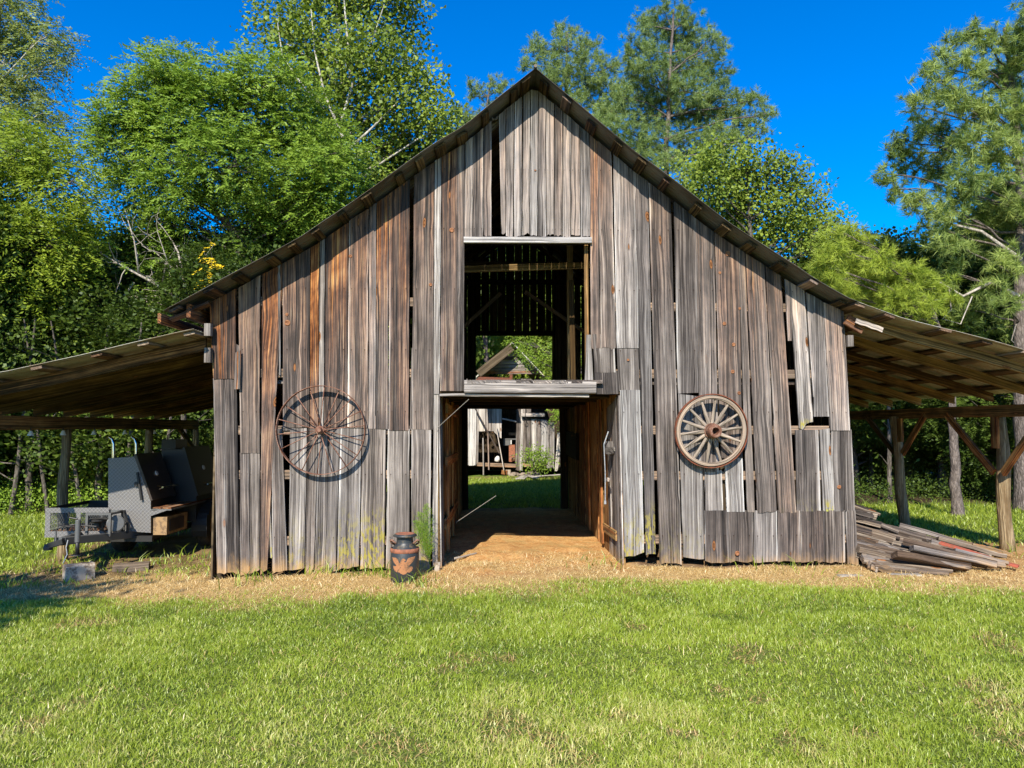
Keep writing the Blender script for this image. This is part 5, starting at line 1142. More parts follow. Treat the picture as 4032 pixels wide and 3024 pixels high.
# ================================================================== TREES
def nrm(a): return a/np.maximum(np.linalg.norm(a, axis=-1, keepdims=True), 1e-9)
def rand_dirs(rs, n):
    v = rs.normal(size=(n, 3)); return nrm(v)
def leaf_quads(base, d, L, W, rs, fold=0.12):
    """rhombic leaves: base points, unit directions, lengths, widths"""
    n = len(base); r = nrm(np.array([-.15, -.62, .78])+rs.normal(size=(n, 3))*.55); s = nrm(np.cross(d, r)); u = np.cross(s, d)
    m = base+d*(L*.45)[:, None]-u*(L*fold)[:, None]
    v = np.stack([base, m+s*(W*.5)[:, None], base+d*L[:, None], m-s*(W*.5)[:, None]], 1)
    return v.reshape(-1, 3)
def make_leaves(kind, tips, outd, rs, size=1.0, dens=1.0):
    """tips: twig ends (N,3), outd: outward unit direction (N,3) -> verts (4 per leaf or 3 per needle), leaf value"""
    N = len(tips); cv = rs.random(N)
    if kind in ('pecan', 'china'):      # drooping compound leaves: several fronds a twig, leaflets in two rows
        nf = 5; K = 9 if kind == 'pecan' else 11; Lf = (0.34 if kind == 'pecan' else 0.36)*size
        base = np.repeat(tips, nf, 0)+rs.normal(size=(N*nf, 3))*0.13*size; o = np.repeat(outd, nf, 0)
        d = rand_dirs(rs, N*nf); d[:, 2] *= .45; d = nrm(d*0.9+o*0.8+np.array([0, -.15, -0.05])); droop = (0.55 if kind == 'pecan' else 0.30)
        side = nrm(np.cross(d, np.array([0, 0, 1.0])+rs.normal(size=d.shape)*.25))
        t = (np.arange(K)+1)/K
        P_ = base[:, None]+d[:, None]*(t*Lf)[None, :, None]; P_[:, :, 2] -= (t**2*Lf*droop)[None]
        sg = np.where(np.arange(K) % 2 == 0, 1, -1)[None, :, None]
        ld = nrm(d[:, None]*0.55+side[:, None]*sg*0.9+np.array([0, 0, -.28 if kind == 'pecan' else -.15])+rs.normal(size=P_.shape)*.18)
        L = (0.115 if kind == 'pecan' else 0.105)*size*(0.7+.6*rs.random((N*nf, K)))*(1-.35*np.abs(t-.55))[None]
        W = L*(0.36 if kind == 'pecan' else .40)
        v = leaf_quads(P_.reshape(-1, 3), ld.reshape(-1, 3), L.ravel(), W.ravel(), rs)
        lv = np.repeat(np.repeat(cv, nf)*.45, K)+np.repeat(rs.random(N*nf)*.3, K)+rs.random(N*nf*K)*.24
        return v, 4, lv
    if kind in ('gum', 'small'):
        K = int((26 if kind == 'gum' else 30)*dens)
        sp = (0.30 if kind == 'gum' else 0.28)*size
        P_ = tips[:, None]+rs.normal(size=(N, K, 3))*sp*np.array([1, 1, .8]); o = np.repeat(outd[:, None], K, 1)
        d = nrm(rand_dirs(rs, N*K).reshape(N, K, 3)*.9+o*.5+np.array([0, -.1, -.35]))
        L = (0.125 if kind == 'gum' else .10)*size*(.65+.7*rs.random((N, K)))
        v = leaf_quads(P_.reshape(-1, 3), d.reshape(-1, 3), L.ravel(), L.ravel()*(.85 if kind == 'gum' else .6), rs, .2)
        lv = np.repeat(cv, K)*.5+rs.random(N*K)*.48
        return v, 4, lv
    if kind == 'pine':                  # tufts of long needles at the twig ends
        nt_ = 3; K = int(38*dens); T = np.repeat(tips, nt_, 0)+rs.normal(size=(N*nt_, 3))*.12*size; o = nrm(np.repeat(outd, nt_, 0)+rs.normal(size=(N*nt_, 3))*.55+np.array([0, 0, .35]))
        back = rs.random((N*nt_, K, 1))*.16*size
        P_ = T[:, None]-o[:, None]*back
        d = nrm(rand_dirs(rs, N*nt_*K).reshape(N*nt_, K, 3)+o[:, None]*.95)
        L = 0.20*size*(.75+.45*rs.random((N*nt_, K, 1))); W = 0.0058*size*(1+.4*rs.random((N*nt_, K, 1)))
        s = nrm(np.cross(d, rand_dirs(rs, N*nt_*K).reshape(N*nt_, K, 3)))
        tip = P_+d*L; tip[..., 2] -= .02*size
        v = np.stack([P_-s*W, P_+s*W, tip], 2).reshape(-1, 3)
        lv = np.repeat(np.repeat(cv, nt_)*.35+rs.random(N*nt_)*.35, K)+rs.random(N*nt_*K)*.27
        return v, 3, lv
def foliage(name, chunks, mat, parent):
    vs = []; q = []; tr_ = []; lv = []; b = 0
    for v, k, l in chunks:
        n = len(v)//k; idx = (np.arange(n)[:, None]*k+np.arange(k)[None])+b
        (q if k == 4 else tr_).append(idx); vs.append(v); lv.append(np.repeat(np.clip(l, 0, .965)+(np.random.default_rng(n).random(n) < .012)*.05, k)); b += len(v)
    return npmesh(name, np.concatenate(vs), np.concatenate(q) if q else None, np.concatenate(tr_) if tr_ else None, mat, {'lv': np.concatenate(lv)}, parent)
def limb(m, a, b, r0, r1, rs, n=6, wob=.12, up=.0, sides=7):
    a = np.array(a); b = np.array(b); L = np.linalg.norm(b-a); off = rs.normal(size=3)*wob*L*.5; off[2] += up*L
    pts = []
    for i in range(n):
        t = i/(n-1); p = a*(1-t)+b*t+off*(4*t*(1-t))*.5+rs.normal(size=3)*wob*.06*L*(0 < i < n-1); pts.append(Vector(p))
    m.tube(pts, [r0+(r1-r0)*i/(n-1) for i in range(n)], sides, cap=False)
    return pts
DK = 1.5; NLEAF = []
def tree(name, label, cat, trunk, lobes, kind, leafm, barkm, seed, r0=.16, size=1.0, dens=1.0, per=14, depth=1.0, group=None, twigs=True, core=.55, limb_r=.35):
    """trunk: world points from the ground up; lobes: (centre, radius). Limbs reach from the trunk into each lobe, twigs fan out of it, leaves hang on the twigs."""
    rs = np.random.default_rng(seed)
    base = Vector(trunk[0]); o = thing(name, label, cat, base, group)
    tm = MB(); bmb = MB()
    T = np.array([tuple(p) for p in trunk]); n = len(T); ts = np.linspace(0, 1, 22)
    cum = np.concatenate([[0], np.cumsum(np.linalg.norm(np.diff(T, axis=0), axis=1))]); cum /= cum[-1]
    TP = np.stack([np.interp(ts, cum, T[:, k]) for k in range(3)], 1); TP[1:-1] += rs.normal(size=(20, 3))*[.018, .018, 0]
    rad = [r0*(1.0-.82*t)+r0*.35*max(0, 1-t*14) for t in ts]
    tm.tube([Vector(p) for p in TP], rad, 12, cap=False)
    tips = []; outs = []
    for (c, R) in lobes:
        c = np.array(tuple(c)); h = np.hypot(*(c[:2]-TP[:, :2].mean(0)))
        zt = c[2]-max(.3, .55*h)*(.6 if kind == 'pine' else 1.0)
        i = int(np.argmin(np.abs(TP[:, 2]-zt))); i = min(i, 20)
        rl = max(.010, min(rad[i]*.55, .012+.018*R+.006*h))
        pts = limb(bmb, TP[i], c, rl, rl*.4, rs, 7, .16, .05)
        N = max(6, int(per*dens*(R/.9)**2*(3.3 if kind == 'pine' else 3.0)*DK))
        d = rand_dirs(rs, N); rr = R*(core+(1.02-core)*rs.random(N)**.6)
        P_ = c+d*rr[:, None]*np.array([1, depth, .86])
        # twigs fan from the limb to the leafy points
        for k in range(N):
            if twigs and (k % 5 == 0):
                s = pts[int(rs.integers(3, 7))]; limb(bmb, tuple(s), P_[k], max(.006, rl*.30), .004, rs, 4, .25, .0, 4)
        tips.append(P_); outs.append(d)
    tips = np.concatenate(tips); outs = np.concatenate(outs)
    NLEAF.append((label, len(tips)))
    tm.build('trunk', M[barkm], o, True); bmb.build('branches', M[barkm], o, True)
    foliage('crown', [make_leaves(kind, tips, outs, rs, size, dens)], M[leafm], o)
    return o
def VL(lst, Y, jit=.5, seed=0, k=1.12):
    """photo-measured crown clumps (x, y, r) -> lobes in the world about depth Y"""
    rs = np.random.default_rng(seed); out = []
    for it in lst:
        x, y, r = it[:3]; yy = Y+(rs.random()-.5)*2*jit+(it[3] if len(it) > 3 else 0)
        p = V(x, y, yy); out.append((p, r*k*(yy-CAMPOS.y)/1597))
    return out
def G(x, Y): p = V(x, 900, Y); return Vector((p.x, Y, ground_z(p.x, Y)-.1))
# upper left, thin blue-green crown against the sky
Y = 15
tree('pecan_tree', 'tall blue-green tree at the upper left corner with thin crown against the sky', 'tree', [G(-60, Y), V(-50, 500, Y), V(-20, 200, Y), V(10, -60, Y)],
     VL([(20, 40, 55), (60, 85, 50), (100, 80, 38), (140, 92, 22), (135, 125, 28), (20, 140, 60), (95, 165, 34), (60, 215, 42), (20, 235, 55), (80, 250, 32), (-60, 120, 90), (-70, 10, 90), (30, -20, 50), (-40, 220, 70), (115, 265, 28), (40, 300, 60), (150, 290, 22)], Y, .9, 1), 'pecan', 'leaf_blue', 'bark_pale', 21, .2, 1.15, .9, 11)
Y = 9.5
tree('pecan_tree', 'broad yellow-green tree with drooping fronds at the left edge', 'tree', [G(-90, Y), V(-80, 700, Y), V(-40, 400, Y), V(40, 330, Y)],
     VL([(40, 325, 62), (95, 345, 55), (-30, 340, 100), (150, 395, 58), (60, 430, 85), (178, 345, 26), (205, 430, 28), (40, 545, 90), (125, 520, 75), (190, 475, 42), (100, 625, 60), (20, 680, 80), (-60, 480, 110), (-70, 640, 110), (160, 600, 38), (70, 745, 45), (0, 770, 60)], Y, .8, 2), 'pecan', 'leaf_pecan', 'bark_grey', 22, .2, 1.1, 1.0, 14)
# the big feathery tree left of the roof
Y = 11
tree('chinaberry_tree', 'large feathery bright green tree rising behind the left roof slope', 'tree', [G(590, Y), V(585, 700, Y), V(545, 545, Y), V(450, 435, Y), V(420, 300, Y)],
     VL([(325, 150, 34), (300, 190, 45), (360, 160, 45), (405, 155, 40), (455, 190, 45), (500, 160, 38), (540, 160, 40), (590, 170, 45), (630, 215, 50), (280, 235, 45), (235, 250, 28), (350, 235, 70), (430, 245, 70), (510, 250, 75), (590, 270, 75), (680, 280, 62), (730, 330, 62), (255, 300, 50), (320, 330, 75), (410, 340, 80), (500, 360, 80), (600, 360, 80), (680, 385, 65), (745, 390, 40), (290, 400, 50), (560, 430, 65), (640, 440, 55), (240, 340, 30), (370, 410, 50), (590, 490, 45), (690, 440, 40), (205, 290, 20), (470, 420, 45), (440, 500, 25), (360, 480, 30)], Y, .9, 3), 'china', 'leaf_china', 'bark_grey', 23, .19, 1.15, 1.0, 17)
Y = 10.2   # its low, half-dead companion with bare grey limbs
dt = tree('dying_tree', 'half dead tree with bare grey limbs and few leaves above the left lean-to', 'tree', [G(440, Y), V(430, 760, Y), V(405, 640, Y), V(385, 545, Y)],
     VL([(300, 520, 34), (345, 560, 30), (460, 570, 30), (250, 560, 30), (400, 520, 25), (330, 610, 32), (520, 540, 22)], Y, .8, 4), 'china', 'leaf_china', 'dead', 24, .10, .95, .8, 7)
def dead_limbs(parent, Y, defs, seed):
    rs = np.random.default_rng(seed); m = MB()
    for pts, r in defs:
        q = [V(a, b, Y+c) for a, b, c in pts]; m.tube(q, [r*(1-.75*i/(len(q)-1)) for i in range(len(q))], 8, cap=True)
        for i in range(1, len(q)):
            for _ in range(3):
                s = q[i-1].lerp(q[i], rs.random()); dd = (q[i]-q[i-1]).normalized(); e = s+(dd*.6+Vector(rs.normal(size=3)*.7)).normalized()*(.25+.6*rs.random())
                limb(m, tuple(s), tuple(e), r*.32, .004, rs, 5, .3, 0, 5)
                if rs.random() < .7: limb(m, tuple(s.lerp(e, .6)), tuple(s.lerp(e, .6)+Vector(rs.normal(size=3)*.25)), r*.18, .003, rs, 4, .3, 0, 4)
    m.build('dead_branches', M['dead'], parent, True)
dead_limbs(dt, Y-.4, [([(425, 690, 0), (385, 645, 0), (330, 610, -.1), (265, 575, -.3), (215, 545, -.4)], .055), ([(405, 690, 0), (400, 620, 0), (385, 545, .1), (372, 520, .2)], .05), ([(390, 680, 0), (340, 640, .2), (290, 640, .3), (235, 650, .3)], .03), ([(300, 590, -.2), (290, 520, -.3), (270, 455, -.3)], .03),
                      ([(350, 620, 0), (360, 560, -.3), (340, 500, -.4)], .025), ([(430, 700, .1), (380, 672, .1), (300, 660, 0)], .028), ([(290, 610, .3), (230, 690, .3), (110, 702, .3)], .03), ([(440, 660, 0), (455, 600, 0), (440, 540, 0)], .02)], 5)
m = MB(); rsx = np.random.default_rng(3); v_, k_, l_ = make_leaves('pecan', np.array([tuple(V(a, b, Y-.9)) for a, b in ((458, 560), (466, 575), (452, 610), (445, 588), (462, 545))]), np.tile([0, -1., 0], (5, 1)), rsx, .7)
t = NT('yellow_leaf'); M['yellow'] = t.done(t.bsdf((0.75, 0.52, 0.02), 0.6, spec=.2))
foliage('yellow_leaves', [(v_, k_, l_)], M['yellow'], dt)
# tall pale-stemmed sweetgum
Y = 14.5
tree('sweetgum_tree', 'tall sweetgum with pale stems and star leaves left of the barn peak', 'tree', [G(740, Y), V(742, 420, Y), V(738, 250, Y), V(735, 120, Y), V(722, -60, Y)],
     VL([(590, 28, 30), (578, 75, 22), (640, 30, 36), (620, 85, 36), (660, 110, 42), (600, 150, 20), (705, 20, 42), (690, 90, 45), (760, 40, 42), (790, 100, 55), (755, 160, 50), (830, 50, 42), (845, 120, 48), (880, 70, 28), (905, 20, 18), (870, 10, 25), (885, 140, 30), (915, 185, 38), (700, 190, 55), (640, 190, 34), (780, 230, 62), (860, 220, 55), (930, 250, 40), (690, 260, 45), (810, 310, 60), (890, 310, 52), (950, 275, 30), (720, 330, 55), (770, 380, 45), (965, 240, 22), (650, -30, 40), (740, -50, 55), (830, -40, 50), (975, 290, 18), (670, 330, 35)], Y, 1.1, 6), 'gum', 'leaf_gum', 'bark_pale', 25, .17, 1.05, 1.0, 10)
rsx = np.random.default_rng(8); gum = bpy.data.objects['sweetgum_tree']; m = MB()
for q, r in (([(742, 300), (700, 200), (680, 110), (672, 20)], .05), ([(738, 260), (762, 180), (800, 100), (830, 10)], .05), ([(700, 235), (650, 180), (610, 120), (598, 40)], .04), ([(745, 330), (800, 280), (860, 220), (900, 170)], .05), ([(757, 170), (752, 100), (745, 20), (740, -40)], .05)):
    pts = [V(a, b, Y-.9) for a, b in q]; m.tube(pts, [r*(1-.7*i/3) for i in range(4)], 8, cap=False)
m.build('stems', M['bark_pale'], gum, True)
# pines beyond the ridge
Y = 19
tree('pine_tree', 'small distant pine tip just left of the barn peak', 'tree', [G(1050, Y), V(1050, 500, Y), V(1050, 240, Y), V(1060, 170, Y)],
     VL([(1018, 185, 12), (1022, 210, 12), (1040, 205, 12), (1062, 180, 14), (1075, 195, 12), (1090, 178, 9), (1000, 245, 20), (1015, 265, 22), (1060, 225, 16), (980, 240, 12), (1045, 270, 30), (985, 290, 25)], Y, .4, 7), 'pine', 'needle', 'bark_pine', 26, .12, .95, .9, 16, core=.2)
tree('pine_tree', 'middle pine rising behind the right side of the barn peak', 'tree', [G(1215, Y), V(1215, 400, Y), V(1222, 160, Y), V(1225, 70, Y)],
     VL([(1160, 85, 14), (1150, 112, 16), (1175, 110, 18), (1205, 66, 16), (1235, 72, 18), (1215, 95, 26), (1260, 92, 20), (1285, 95, 14), (1250, 125, 28), (1190, 135, 30), (1140, 140, 20), (1290, 125, 20), (1225, 160, 35), (1270, 165, 30), (1310, 150, 22), (1335, 140, 14), (1180, 170, 26), (1310, 185, 28), (1345, 195, 24), (1270, 205, 32), (1330, 225, 28), (1240, 230, 35), (1300, 250, 35)], Y, .7, 8), 'pine', 'needle', 'bark_pine', 27, .16, .95, .85, 19, core=.25)
Y = 16.5
tree('pine_tree', 'tallest full pine crown standing over the right roof slope', 'tree', [G(1440, Y), V(1440, 600, Y), V(1440, 300, Y), V(1450, 120, Y), V(1455, 20, Y)],
     VL([(1392, 35, 18), (1388, 55, 20), (1432, 22, 22), (1470, 25, 22), (1490, 50, 22), (1420, 70, 35), (1460, 75, 35), (1505, 90, 32), (1545, 75, 22), (1555, 105, 18), (1375, 100, 28), (1350, 115, 18), (1400, 130, 42), (1460, 140, 45), (1520, 135, 38), (1550, 160, 26), (1365, 165, 35), (1420, 190, 50), (1490, 195, 50), (1545, 205, 40), (1345, 215, 35), (1390, 245, 45), (1450, 250, 50), (1520, 250, 50), (1580, 240, 35), (1610, 205, 20), (1635, 215, 22), (1655, 245, 22), (1610, 270, 34), (1350, 280, 40), (1410, 300, 45), (1480, 310, 45), (1550, 300, 45), (1600, 310, 28), (1380, 330, 35), (1440, 350, 35), (1520, 350, 35), (1315, 240, 28), (1300, 275, 25), (1650, 285, 15)], Y, 1.0, 9), 'pine', 'needle', 'bark_pine', 28, .2, 1.0, .85, 17, core=.25)
Y = 12
tree('sweetgum_tree', 'rounded green sweetgum behind the middle of the right roof slope', 'tree', [G(1640, Y), V(1640, 700, Y), V(1620, 480, Y), V(1610, 340, Y)],
     VL([(1495, 365, 38), (1540, 335, 32), (1580, 355, 40), (1620, 335, 26), (1655, 350, 24), (1530, 400, 48), (1600, 410, 52), (1670, 390, 42), (1715, 385, 26), (1560, 450, 40), (1640, 470, 55), (1710, 440, 45), (1750, 425, 22), (1700, 510, 50), (1755, 480, 34), (1620, 530, 30), (1775, 520, 36), (1740, 560, 35), (1800, 480, 18), (1820, 510, 18), (1480, 400, 25), (1560, 380, 20), (1690, 350, 12)], Y, .8, 10), 'gum', 'leaf_gum', 'bark_grey', 29, .15, .80, 1.0, 17)
rsx = np.random.default_rng(5); wis = []
sg = bpy.data.objects['sweetgum_tree.001']; m = MB()
for (x0, y0, x1, y1) in ((1690, 400, 1730, 330), (1700, 420, 1760, 350), (1730, 440, 1790, 365), (1740, 460, 1805, 395), (1760, 480, 1828, 450), (1660, 380, 1672, 328), (1710, 410, 1742, 345), (1750, 455, 1800, 405), (1700, 430, 1790, 380), (1780, 500, 1850, 470)):
    pts = [V(x0, y0, Y), V((x0+x1)/2+6, (y0+y1)/2-3, Y-.1), V(x1, y1, Y)]; m.tube(pts, [.012, .008, .004], 5, cap=False)
    for i in range(14): q = pts[0].lerp(pts[2], i/13); wis.append(tuple(q+Vector(rsx.normal(size=3)*.05)))
m.build('twigs', M['bark_grey'], sg, True); wis = np.array(wis)
v_ = leaf_quads(np.repeat(wis, 4, 0), rand_dirs(rsx, len(wis)*4), np.full(len(wis)*4, .07), np.full(len(wis)*4, .035), rsx); foliage('wispy_leaves', [(v_, 4, rsx.random(len(wis)*4))], M['leaf_gum'], sg)
# right: young yellow-green pine and the big near pine
Y = 6.2
tree('pine_tree', 'young yellow-green pine whose straight grey trunk stands behind the right lean-to', 'tree', [G(2060, Y), V(2058, 900, Y), V(2050, 760, Y), V(2010, 660, Y), V(1950, 590, Y)],
     VL([(1795, 495, 18), (1830, 505, 22), (1860, 525, 26), (1800, 540, 32), (1775, 575, 25), (1845, 575, 38), (1895, 560, 34), (1800, 600, 26), (1870, 620, 36), (1920, 605, 38), (1960, 590, 28), (1990, 620, 34), (2030, 625, 26), (1940, 650, 34), (2000, 660, 28), (1890, 655, 28), (2060, 645, 18), (1830, 630, 26)], Y, .5, 11), 'pine', 'needle_y', 'bark_pine', 30, .115, .80, 1.0, 30, core=.2)
Y = 7.2
DK = 1.0
big = tree('pine_tree', 'big near pine with long needles filling the upper right corner', 'tree', [G(2208, Y), V(2205, 700, Y), V(2205, 400, Y), V(2190, 200, Y), V(2170, 60, Y)],
     VL([(2100, 62, 20), (2065, 90, 18), (2130, 85, 28), (2160, 75, 20), (2195, 95, 30), (2030, 118, 15), (2045, 150, 25), (2090, 140, 34), (2145, 150, 38), (2205, 170, 45), (2005, 165, 18), (2010, 205, 26), (2060, 215, 42), (2125, 225, 48), (2190, 250, 48), (1975, 235, 16), (1985, 275, 28), (2035, 290, 42), (2100, 305, 50), (2175, 330, 52), (1950, 300, 18), (1935, 330, 16), (1965, 350, 34), (2025, 365, 45), (2095, 385, 50), (2165, 410, 50), (1915, 375, 12), (1935, 410, 18), (1985, 430, 35), (2050, 450, 45), (2120, 470, 50), (2190, 490, 45), (2000, 490, 26), (2060, 530, 32), (2240, 100, 60), (2250, 250, 60), (2250, 420, 60), (2130, 540, 34), (2185, 570, 34), (2240, 540, 50), (2060, 590, 26), (2120, 620, 30), (2170, 660, 26), (2090, 670, 22), (2230, 690, 40), (2150, 710, 25)], Y, 1.0, 12), 'pine', 'needle_g', 'bark_pine', 31, .21, 1.0, 1.15, 19, core=.2)
DK = 1.5
m = MB()
for q, r in (([(2200, 640), (2140, 610), (2080, 640), (2030, 610)], .05), ([(2205, 560), (2120, 500), (2040, 480)], .05), ([(2100, 640), (2075, 700), (2040, 690)], .016), ([(2050, 620), (2055, 670), (2035, 690)], .014), ([(2195, 700), (2185, 735), (2190, 740)], .014)):
    m.tube([V(a, b, Y-.5) for a, b in q], [r*(1-.6*i/(len(q)-1)) for i in range(len(q))], 7, cap=False)
m.build('bare_limbs', M['dead'], big, True)
Y = 6.0
tree('pine_tree', 'dark pine bough dropping in at the top right corner', 'tree', [G(2420, Y), V(2420, 500, Y), V(2400, 0, Y)], VL([(2212, 8, 24), (2222, 45, 26), (2260, 20, 50), (2300, 80, 70)], Y, .3, 13), 'pine', 'needle', 'bark_pine', 32, .2, .9, 1.0, 16, core=.2)
# ---- bare pine trunks standing in the shade right of the barn
def pole_tree(x, yb, Y, r, mat, label, cat='tree', lean=0, name='pine_tree', H=5.2, seed=0):
    p = V(x, 950, Y); g0 = ground_z(p.x, Y)-.1; rs = np.random.default_rng(seed)
    o = thing(name, label, cat, (p.x, Y, g0), None)
    m = MB(); pts = [Vector((p.x+lean*t+rs.normal()*.006, Y+rs.normal()*.01, g0+H*t)) for t in np.linspace(0, 1, 12)]; m.tube(pts, [r*(1.15 if i == 0 else 1-.06*i) for i in range(12)], 12, cap=False); m.build('trunk', M[mat], o, True)
    m = MB(); tips = []
    for k in range(8):
        s = pts[2+k]; e = s+Vector((rs.normal()*.8, rs.normal()*.5, .1+rs.random()*.5)); limb(m, tuple(s), tuple(e), .02, .005, rs, 5, .3, 0, 5); tips.append(tuple(e))
    m.build('branches', M[mat], o, True); tips = np.array(tips)
    foliage('crown', [make_leaves('small', tips, nrm(rs.normal(size=tips.shape)), rs, 1.0, .5)], M['leaf_dark'], o)
    return o
pole_tree(1918, 1080, 9.0, .06, 'bark_grey', 'slim pale trunk left of the leaning lean-to post', name='sapling', lean=.1, seed=42)
#pole_tree(2155, 1080, 10.5, .10, 'bark_pine', 'dim trunk in the shade left of the right corner post', lean=.1, seed=43)
pole_tree(1880, 1080, 11.5, .07, 'bark_grey', 'thin dim trunk right beside the barn corner', name='sapling', seed=44)
for i, (x, Y_, r, lb) in enumerate(((30, 8.2, .06, 'thin pale stem at the far left under the lean-to'), (70, 8.8, .09, 'dim trunk left of the left lean-to post'), (185, 8.4, .05, 'slim leaning stem right of the left lean-to post'), (215, 9.0, .09, 'grey trunk left of the smoker in the woods'), (270, 8.6, .06, 'thin stem behind the smoker chimneys'), (400, 9.0, .10, 'pale trunk behind the dark smoke stack'), (345, 8.8, .05, 'slim stem between the chimneys and smoke stack'), (110, 8.1, .045, 'crooked slim stem left of the smoker'))):
    pole_tree(x, 1080, Y_, r, 'bark_grey', lb, name='sapling', lean=[.4, -.2, -.9, .1, .3, -.1, .5, -.7][i], H=4.6, seed=50+i)
# ---- the woods behind: full crowns down to the ground, one built and copied
def wood_proto(kind, leafm, seed, H, label, group, r=.15, zlo=.9):
    rs = np.random.default_rng(seed); lobes = []
    for i in range(20):
        z = zlo+(H-.5-zlo)*((i+.5)/20); R = (.75+.55*math.sin(math.pi*min(1, (z/H)*.9+.1)))*(.8+.4*rs.random()); a = rs.random()*6.28; off = (.3+1.25*math.sin(math.pi*min(.92, z/H*.75+.18)))*rs.random()**.5
        lobes.append((Vector((math.cos(a)*off, math.sin(a)*off, z)), R))
    return tree('woodland_tree', label, 'tree', [Vector((0, 0, -.1)), Vector((.1, 0, H*.5)), Vector((0, .1, H*.93))], lobes, kind, leafm, 'bark_grey', seed, r, .85, 1.0, 15, group=group)
LB = 'dark leafy woodland tree in the wood behind the left lean-to'; RB = 'dark leafy woodland tree in the wood behind the right lean-to'; MBk = 'leafy woodland tree standing behind the ruined shed'
GL, GR, GM = 'trees of the left wood', 'trees of the right wood', 'trees behind the shed'
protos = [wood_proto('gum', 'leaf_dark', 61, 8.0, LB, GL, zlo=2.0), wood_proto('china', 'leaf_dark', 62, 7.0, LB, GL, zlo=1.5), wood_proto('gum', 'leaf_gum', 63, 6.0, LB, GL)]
def copy_thing(src, loc, rz, sc, label, group):
    c = src.copy(); COL.objects.link(c); c.location = loc; c.rotation_euler = (0, 0, rz); c.scale = (sc[0], sc[0], sc[1]); c['label'] = label; c['group'] = group
    for ch in [o for o in bpy.data.objects if o.parent == src]:
        d = ch.copy(); COL.objects.link(d); d.parent = c; d.matrix_parent_inverse = ch.matrix_parent_inverse.copy()
    return c
spots = []
rw = random.Random(99)
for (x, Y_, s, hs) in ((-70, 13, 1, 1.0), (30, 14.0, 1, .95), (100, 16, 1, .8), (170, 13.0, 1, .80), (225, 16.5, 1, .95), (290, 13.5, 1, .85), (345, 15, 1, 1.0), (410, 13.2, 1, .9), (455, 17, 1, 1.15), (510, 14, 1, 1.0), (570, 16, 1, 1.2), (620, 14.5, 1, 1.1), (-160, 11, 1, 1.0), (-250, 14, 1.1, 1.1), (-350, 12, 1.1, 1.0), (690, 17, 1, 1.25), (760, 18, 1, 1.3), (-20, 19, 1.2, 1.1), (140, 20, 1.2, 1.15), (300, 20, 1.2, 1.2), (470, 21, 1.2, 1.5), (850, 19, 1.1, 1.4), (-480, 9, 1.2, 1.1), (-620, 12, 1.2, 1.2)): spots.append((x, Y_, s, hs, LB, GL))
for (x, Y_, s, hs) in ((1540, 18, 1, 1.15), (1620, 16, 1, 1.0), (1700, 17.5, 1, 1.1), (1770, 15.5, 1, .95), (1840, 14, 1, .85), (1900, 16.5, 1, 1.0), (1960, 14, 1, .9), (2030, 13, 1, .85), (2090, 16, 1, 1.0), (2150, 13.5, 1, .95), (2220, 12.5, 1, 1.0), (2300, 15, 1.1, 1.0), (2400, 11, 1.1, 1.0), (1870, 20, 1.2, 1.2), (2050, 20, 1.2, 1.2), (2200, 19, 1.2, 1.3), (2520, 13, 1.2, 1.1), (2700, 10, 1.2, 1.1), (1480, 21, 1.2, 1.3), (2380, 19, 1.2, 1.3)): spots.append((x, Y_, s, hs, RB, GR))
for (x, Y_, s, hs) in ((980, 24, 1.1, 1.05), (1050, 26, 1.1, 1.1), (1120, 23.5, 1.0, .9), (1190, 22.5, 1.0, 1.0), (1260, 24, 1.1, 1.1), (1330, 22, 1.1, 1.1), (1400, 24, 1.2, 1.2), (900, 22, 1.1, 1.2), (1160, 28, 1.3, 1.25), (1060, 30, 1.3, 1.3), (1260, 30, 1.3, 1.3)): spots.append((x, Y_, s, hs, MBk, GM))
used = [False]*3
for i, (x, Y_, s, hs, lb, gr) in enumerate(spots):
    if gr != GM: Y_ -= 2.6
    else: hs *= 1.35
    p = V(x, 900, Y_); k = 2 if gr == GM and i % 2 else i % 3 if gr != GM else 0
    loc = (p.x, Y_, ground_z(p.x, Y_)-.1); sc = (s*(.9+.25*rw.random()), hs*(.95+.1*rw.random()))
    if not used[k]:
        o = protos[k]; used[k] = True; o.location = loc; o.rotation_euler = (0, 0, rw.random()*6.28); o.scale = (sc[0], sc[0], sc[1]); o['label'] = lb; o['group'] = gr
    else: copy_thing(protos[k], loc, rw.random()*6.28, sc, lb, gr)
# one pine seen through the loft, branch hanging over the shed roof
Y = 21.5
tree('pine_tree', 'yellow-green pine seen through the left of the loft opening', 'tree', [G(1050, Y), V(1052, 850, Y), V(1060, 700, Y)], VL([(1040, 740, 22), (1062, 745, 20), (1050, 765, 20), (1075, 770, 16), (1035, 785, 18), (1085, 745, 18), (1060, 715, 25), (1090, 720, 20)], Y, .4, 14), 'pine', 'needle_y', 'bark_pine', 71, .1, 1.1, 1.0, 26, core=.1)
Y = 13.6
tree('walnut_tree', 'leafy tree whose boughs hang over the shed roof seen through the loft', 'tree', [G(1330, Y), V(1325, 850, Y), V(1300, 700, Y)], VL([(1108, 733, 9), (1125, 742, 11), (1138, 765, 6), (1150, 740, 18), (1175, 750, 20), (1195, 775, 22), (1185, 800, 20), (1210, 745, 25), (1230, 790, 30), (1250, 740, 35), (1225, 885, 14), (1205, 893, 10), (1240, 870, 22)], Y, .5, 15), 'pecan', 'leaf_china', 'bark_grey', 72, .1, .8, 1.0, 14)
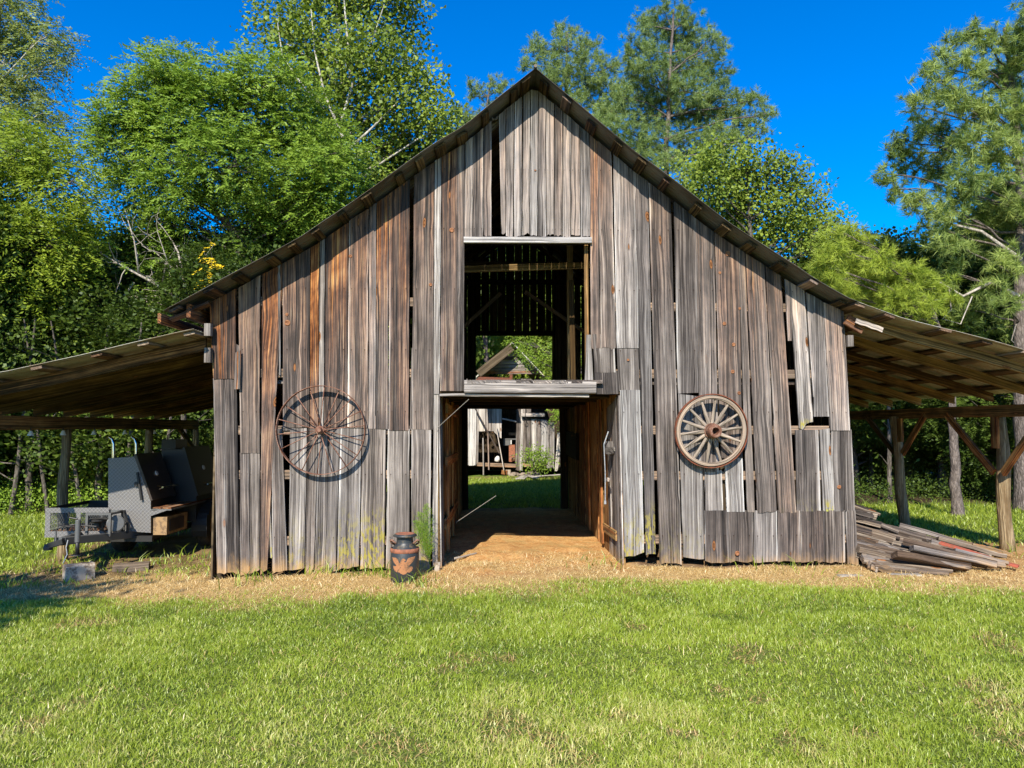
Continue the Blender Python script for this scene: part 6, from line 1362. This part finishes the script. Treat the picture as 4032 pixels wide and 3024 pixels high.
# shrub before the shed
Y = 14.3
g_ = on_ground(2085, 1868)
tree('shrub', 'leafy low shrub growing at the foot of the ruined shed', 'shrub', [Vector((g_.x, Y, g_.z)), Vector((g_.x, Y, g_.z+.5)), Vector((g_.x+.05, Y, g_.z+.9))], [(S6(x, y, Y), r/4.809*(Y+9.1)/2912) for x, y, r in ((1330, 1150, 80), (1440, 1220, 80), (1560, 1200, 90), (1630, 1130, 60), (1620, 1290, 80), (1480, 1340, 70), (1700, 1230, 40), (1390, 1110, 40), (1560, 1090, 40))], 'small', 'leaf_china', 'bark_grey', 73, .02, .62, .8, 60)
# dog fennel beside the milk can: a feathery plume
fp = P(1700, 2250, -.16); rs = np.random.default_rng(77); o = thing('dog_fennel', 'feathery green weed standing behind the milk can', 'weed', (fp.x-.03, -.16, ground_z(fp.x, -.1)))
m = MB(); base = np.array([fp.x-.02, -.16, -.05]); top = P(1652, 1990, -.16); top = np.array([top.x, -.15, top.z]); vs = []; lv = []
for s in range(3):
    b0 = base+[rs.normal()*.02, rs.normal()*.02, 0]; t0 = top+[rs.normal()*.03, rs.normal()*.02, -.10*s]; m.tube([Vector(b0), Vector((b0+t0)/2+[.01, 0, 0]), Vector(t0)], [.004, .003, .0015], 5, cap=False)
    n = 900; t_ = .28+.72*rs.random(n); p = b0+(t0-b0)*t_[:, None]; rad = .085*np.sin(np.pi*np.clip((t_-.2)/.82, 0, 1))**.8+.01
    d = rand_dirs(rs, n); d[:, 2] = np.abs(d[:, 2])*.9+.1; d = nrm(d); q = p+d*(rad*rs.random(n))[:, None]
    vs.append(leaf_quads(q, nrm(d+[0, 0, .5]+rs.normal(size=(n, 3))*.3), .028+.02*rs.random(n), np.full(n, .0032), rs, .02)); lv.append(rs.random(n)*.9)
m.build('stem', M['weed'], o); foliage('foliage', [(np.concatenate(vs), 4, np.concatenate(lv))], M['weed'], o)
# weeds at the edge of the wood, tufts in the shade
def weeds(name, label, pts, size, mat, per, kind='small'):
    rs = np.random.default_rng(len(pts)); P_ = np.array(pts); n = len(P_); T = []; 
    for k in range(per):
        q = P_.copy(); q[:, 2] += rs.random(n)*size*1.4; q[:, :2] += rs.normal(size=(n, 2))*size*.35; T.append(q)
    T = np.concatenate(T); o = foliage(name, [make_leaves(kind, T, nrm(np.tile([0, -.3, 1.], (len(T), 1))), rs, .55, .45)], M[mat], None)
    tag(o, label, 'weeds', kind='stuff'); return o
rq = random.Random(4)
pts = []
for i in range(260):
    x = -110+rq.random()*600; Y_ = 8.0+rq.random()*2.6; p = V(x, 900, Y_); pts.append((p.x, Y_, ground_z(p.x, Y_)+.05))
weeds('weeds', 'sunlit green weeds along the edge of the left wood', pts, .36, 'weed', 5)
pts = []
for i in range(170):
    x = 1830+rq.random()*480; Y_ = 8.5+rq.random()*4.0; p = V(x, 900, Y_); pts.append((p.x, Y_, ground_z(p.x, Y_)+.03))
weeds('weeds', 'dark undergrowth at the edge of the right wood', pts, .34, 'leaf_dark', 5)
def tufts(name, label, areas, mat):
    X = []; Y_ = []; 
    for (x, y, r, n) in areas:
        g0 = on_ground(x, y); a = NR.normal(size=(n, 2))*r; X.append(g0.x+a[:, 0]); Y_.append(g0.y+a[:, 1])
    X = np.concatenate(X); Y_ = np.concatenate(Y_); n = len(X)
    o = blades(name, X, Y_, .10+.16*NR.random(n), .008+.006*NR.random(n), .2+.65*NR.random(n), mat, NR.random(n)*.6, .7); tag(o, label, 'grass', kind='stuff')
tufts('grass_tufts', 'long grass tufts at the foot of the right trunks and posts', [(3700, 2020, .3, 60), (3760, 2030, .3, 70), (3800, 2000, .4, 70), (3860, 1995, .5, 90), (3560, 2005, .5, 90), (3950, 2010, .5, 90), (3650, 2060, .3, 50), (3480, 2000, .5, 80), (3990, 2190, .15, 30), (3400, 1990, .6, 90)], M['grass'])
tufts('grass_tufts', 'small green tufts in the straw by the left boards and milk can', [(1545, 2275, .08, 30), (1490, 2262, .10, 40), (1640, 2300, .12, 40), (1265, 2262, .12, 40), (1010, 2290, .15, 30), (620, 2225, .2, 30), (820, 2190, .2, 30), (1400, 2270, .12, 30), (2480, 2195, .05, 20), (2380, 2230, .2, 30), (3100, 2240, .3, 40)], M['grass'])
# the tree at the left, out of the picture, that throws its shade on the lawn's left side
tree('pecan_tree', 'broad tree standing on the lawn left of the camera', 'tree', [Vector((-8.9, -9.4, -.2)), Vector((-8.7, -9.3, 3)), Vector((-8.4, -9.2, 6.2))], [(Vector(c)+Vector((.55, -.6, 0)), r) for c, r in (((-9.6, -8.4, 5.6), 1.2), ((-8.6, -7.9, 5.3), 1.0), ((-8.4, -8.8, 6.3), 1.0), ((-10.6, -8.2, 5.2), 1.2), ((-9.6, -9.6, 6.6), 1.1), ((-11.6, -9.0, 5.8), 1.3), ((-7.9, -7.4, 4.7), .7), ((-9.0, -7.2, 4.6), .8))], 'gum', 'leaf_gum', 'bark_grey', 81, .2, 1.2, 1.0, 12)

print('TIPS', [(l[:30], n) for l, n in NLEAF])
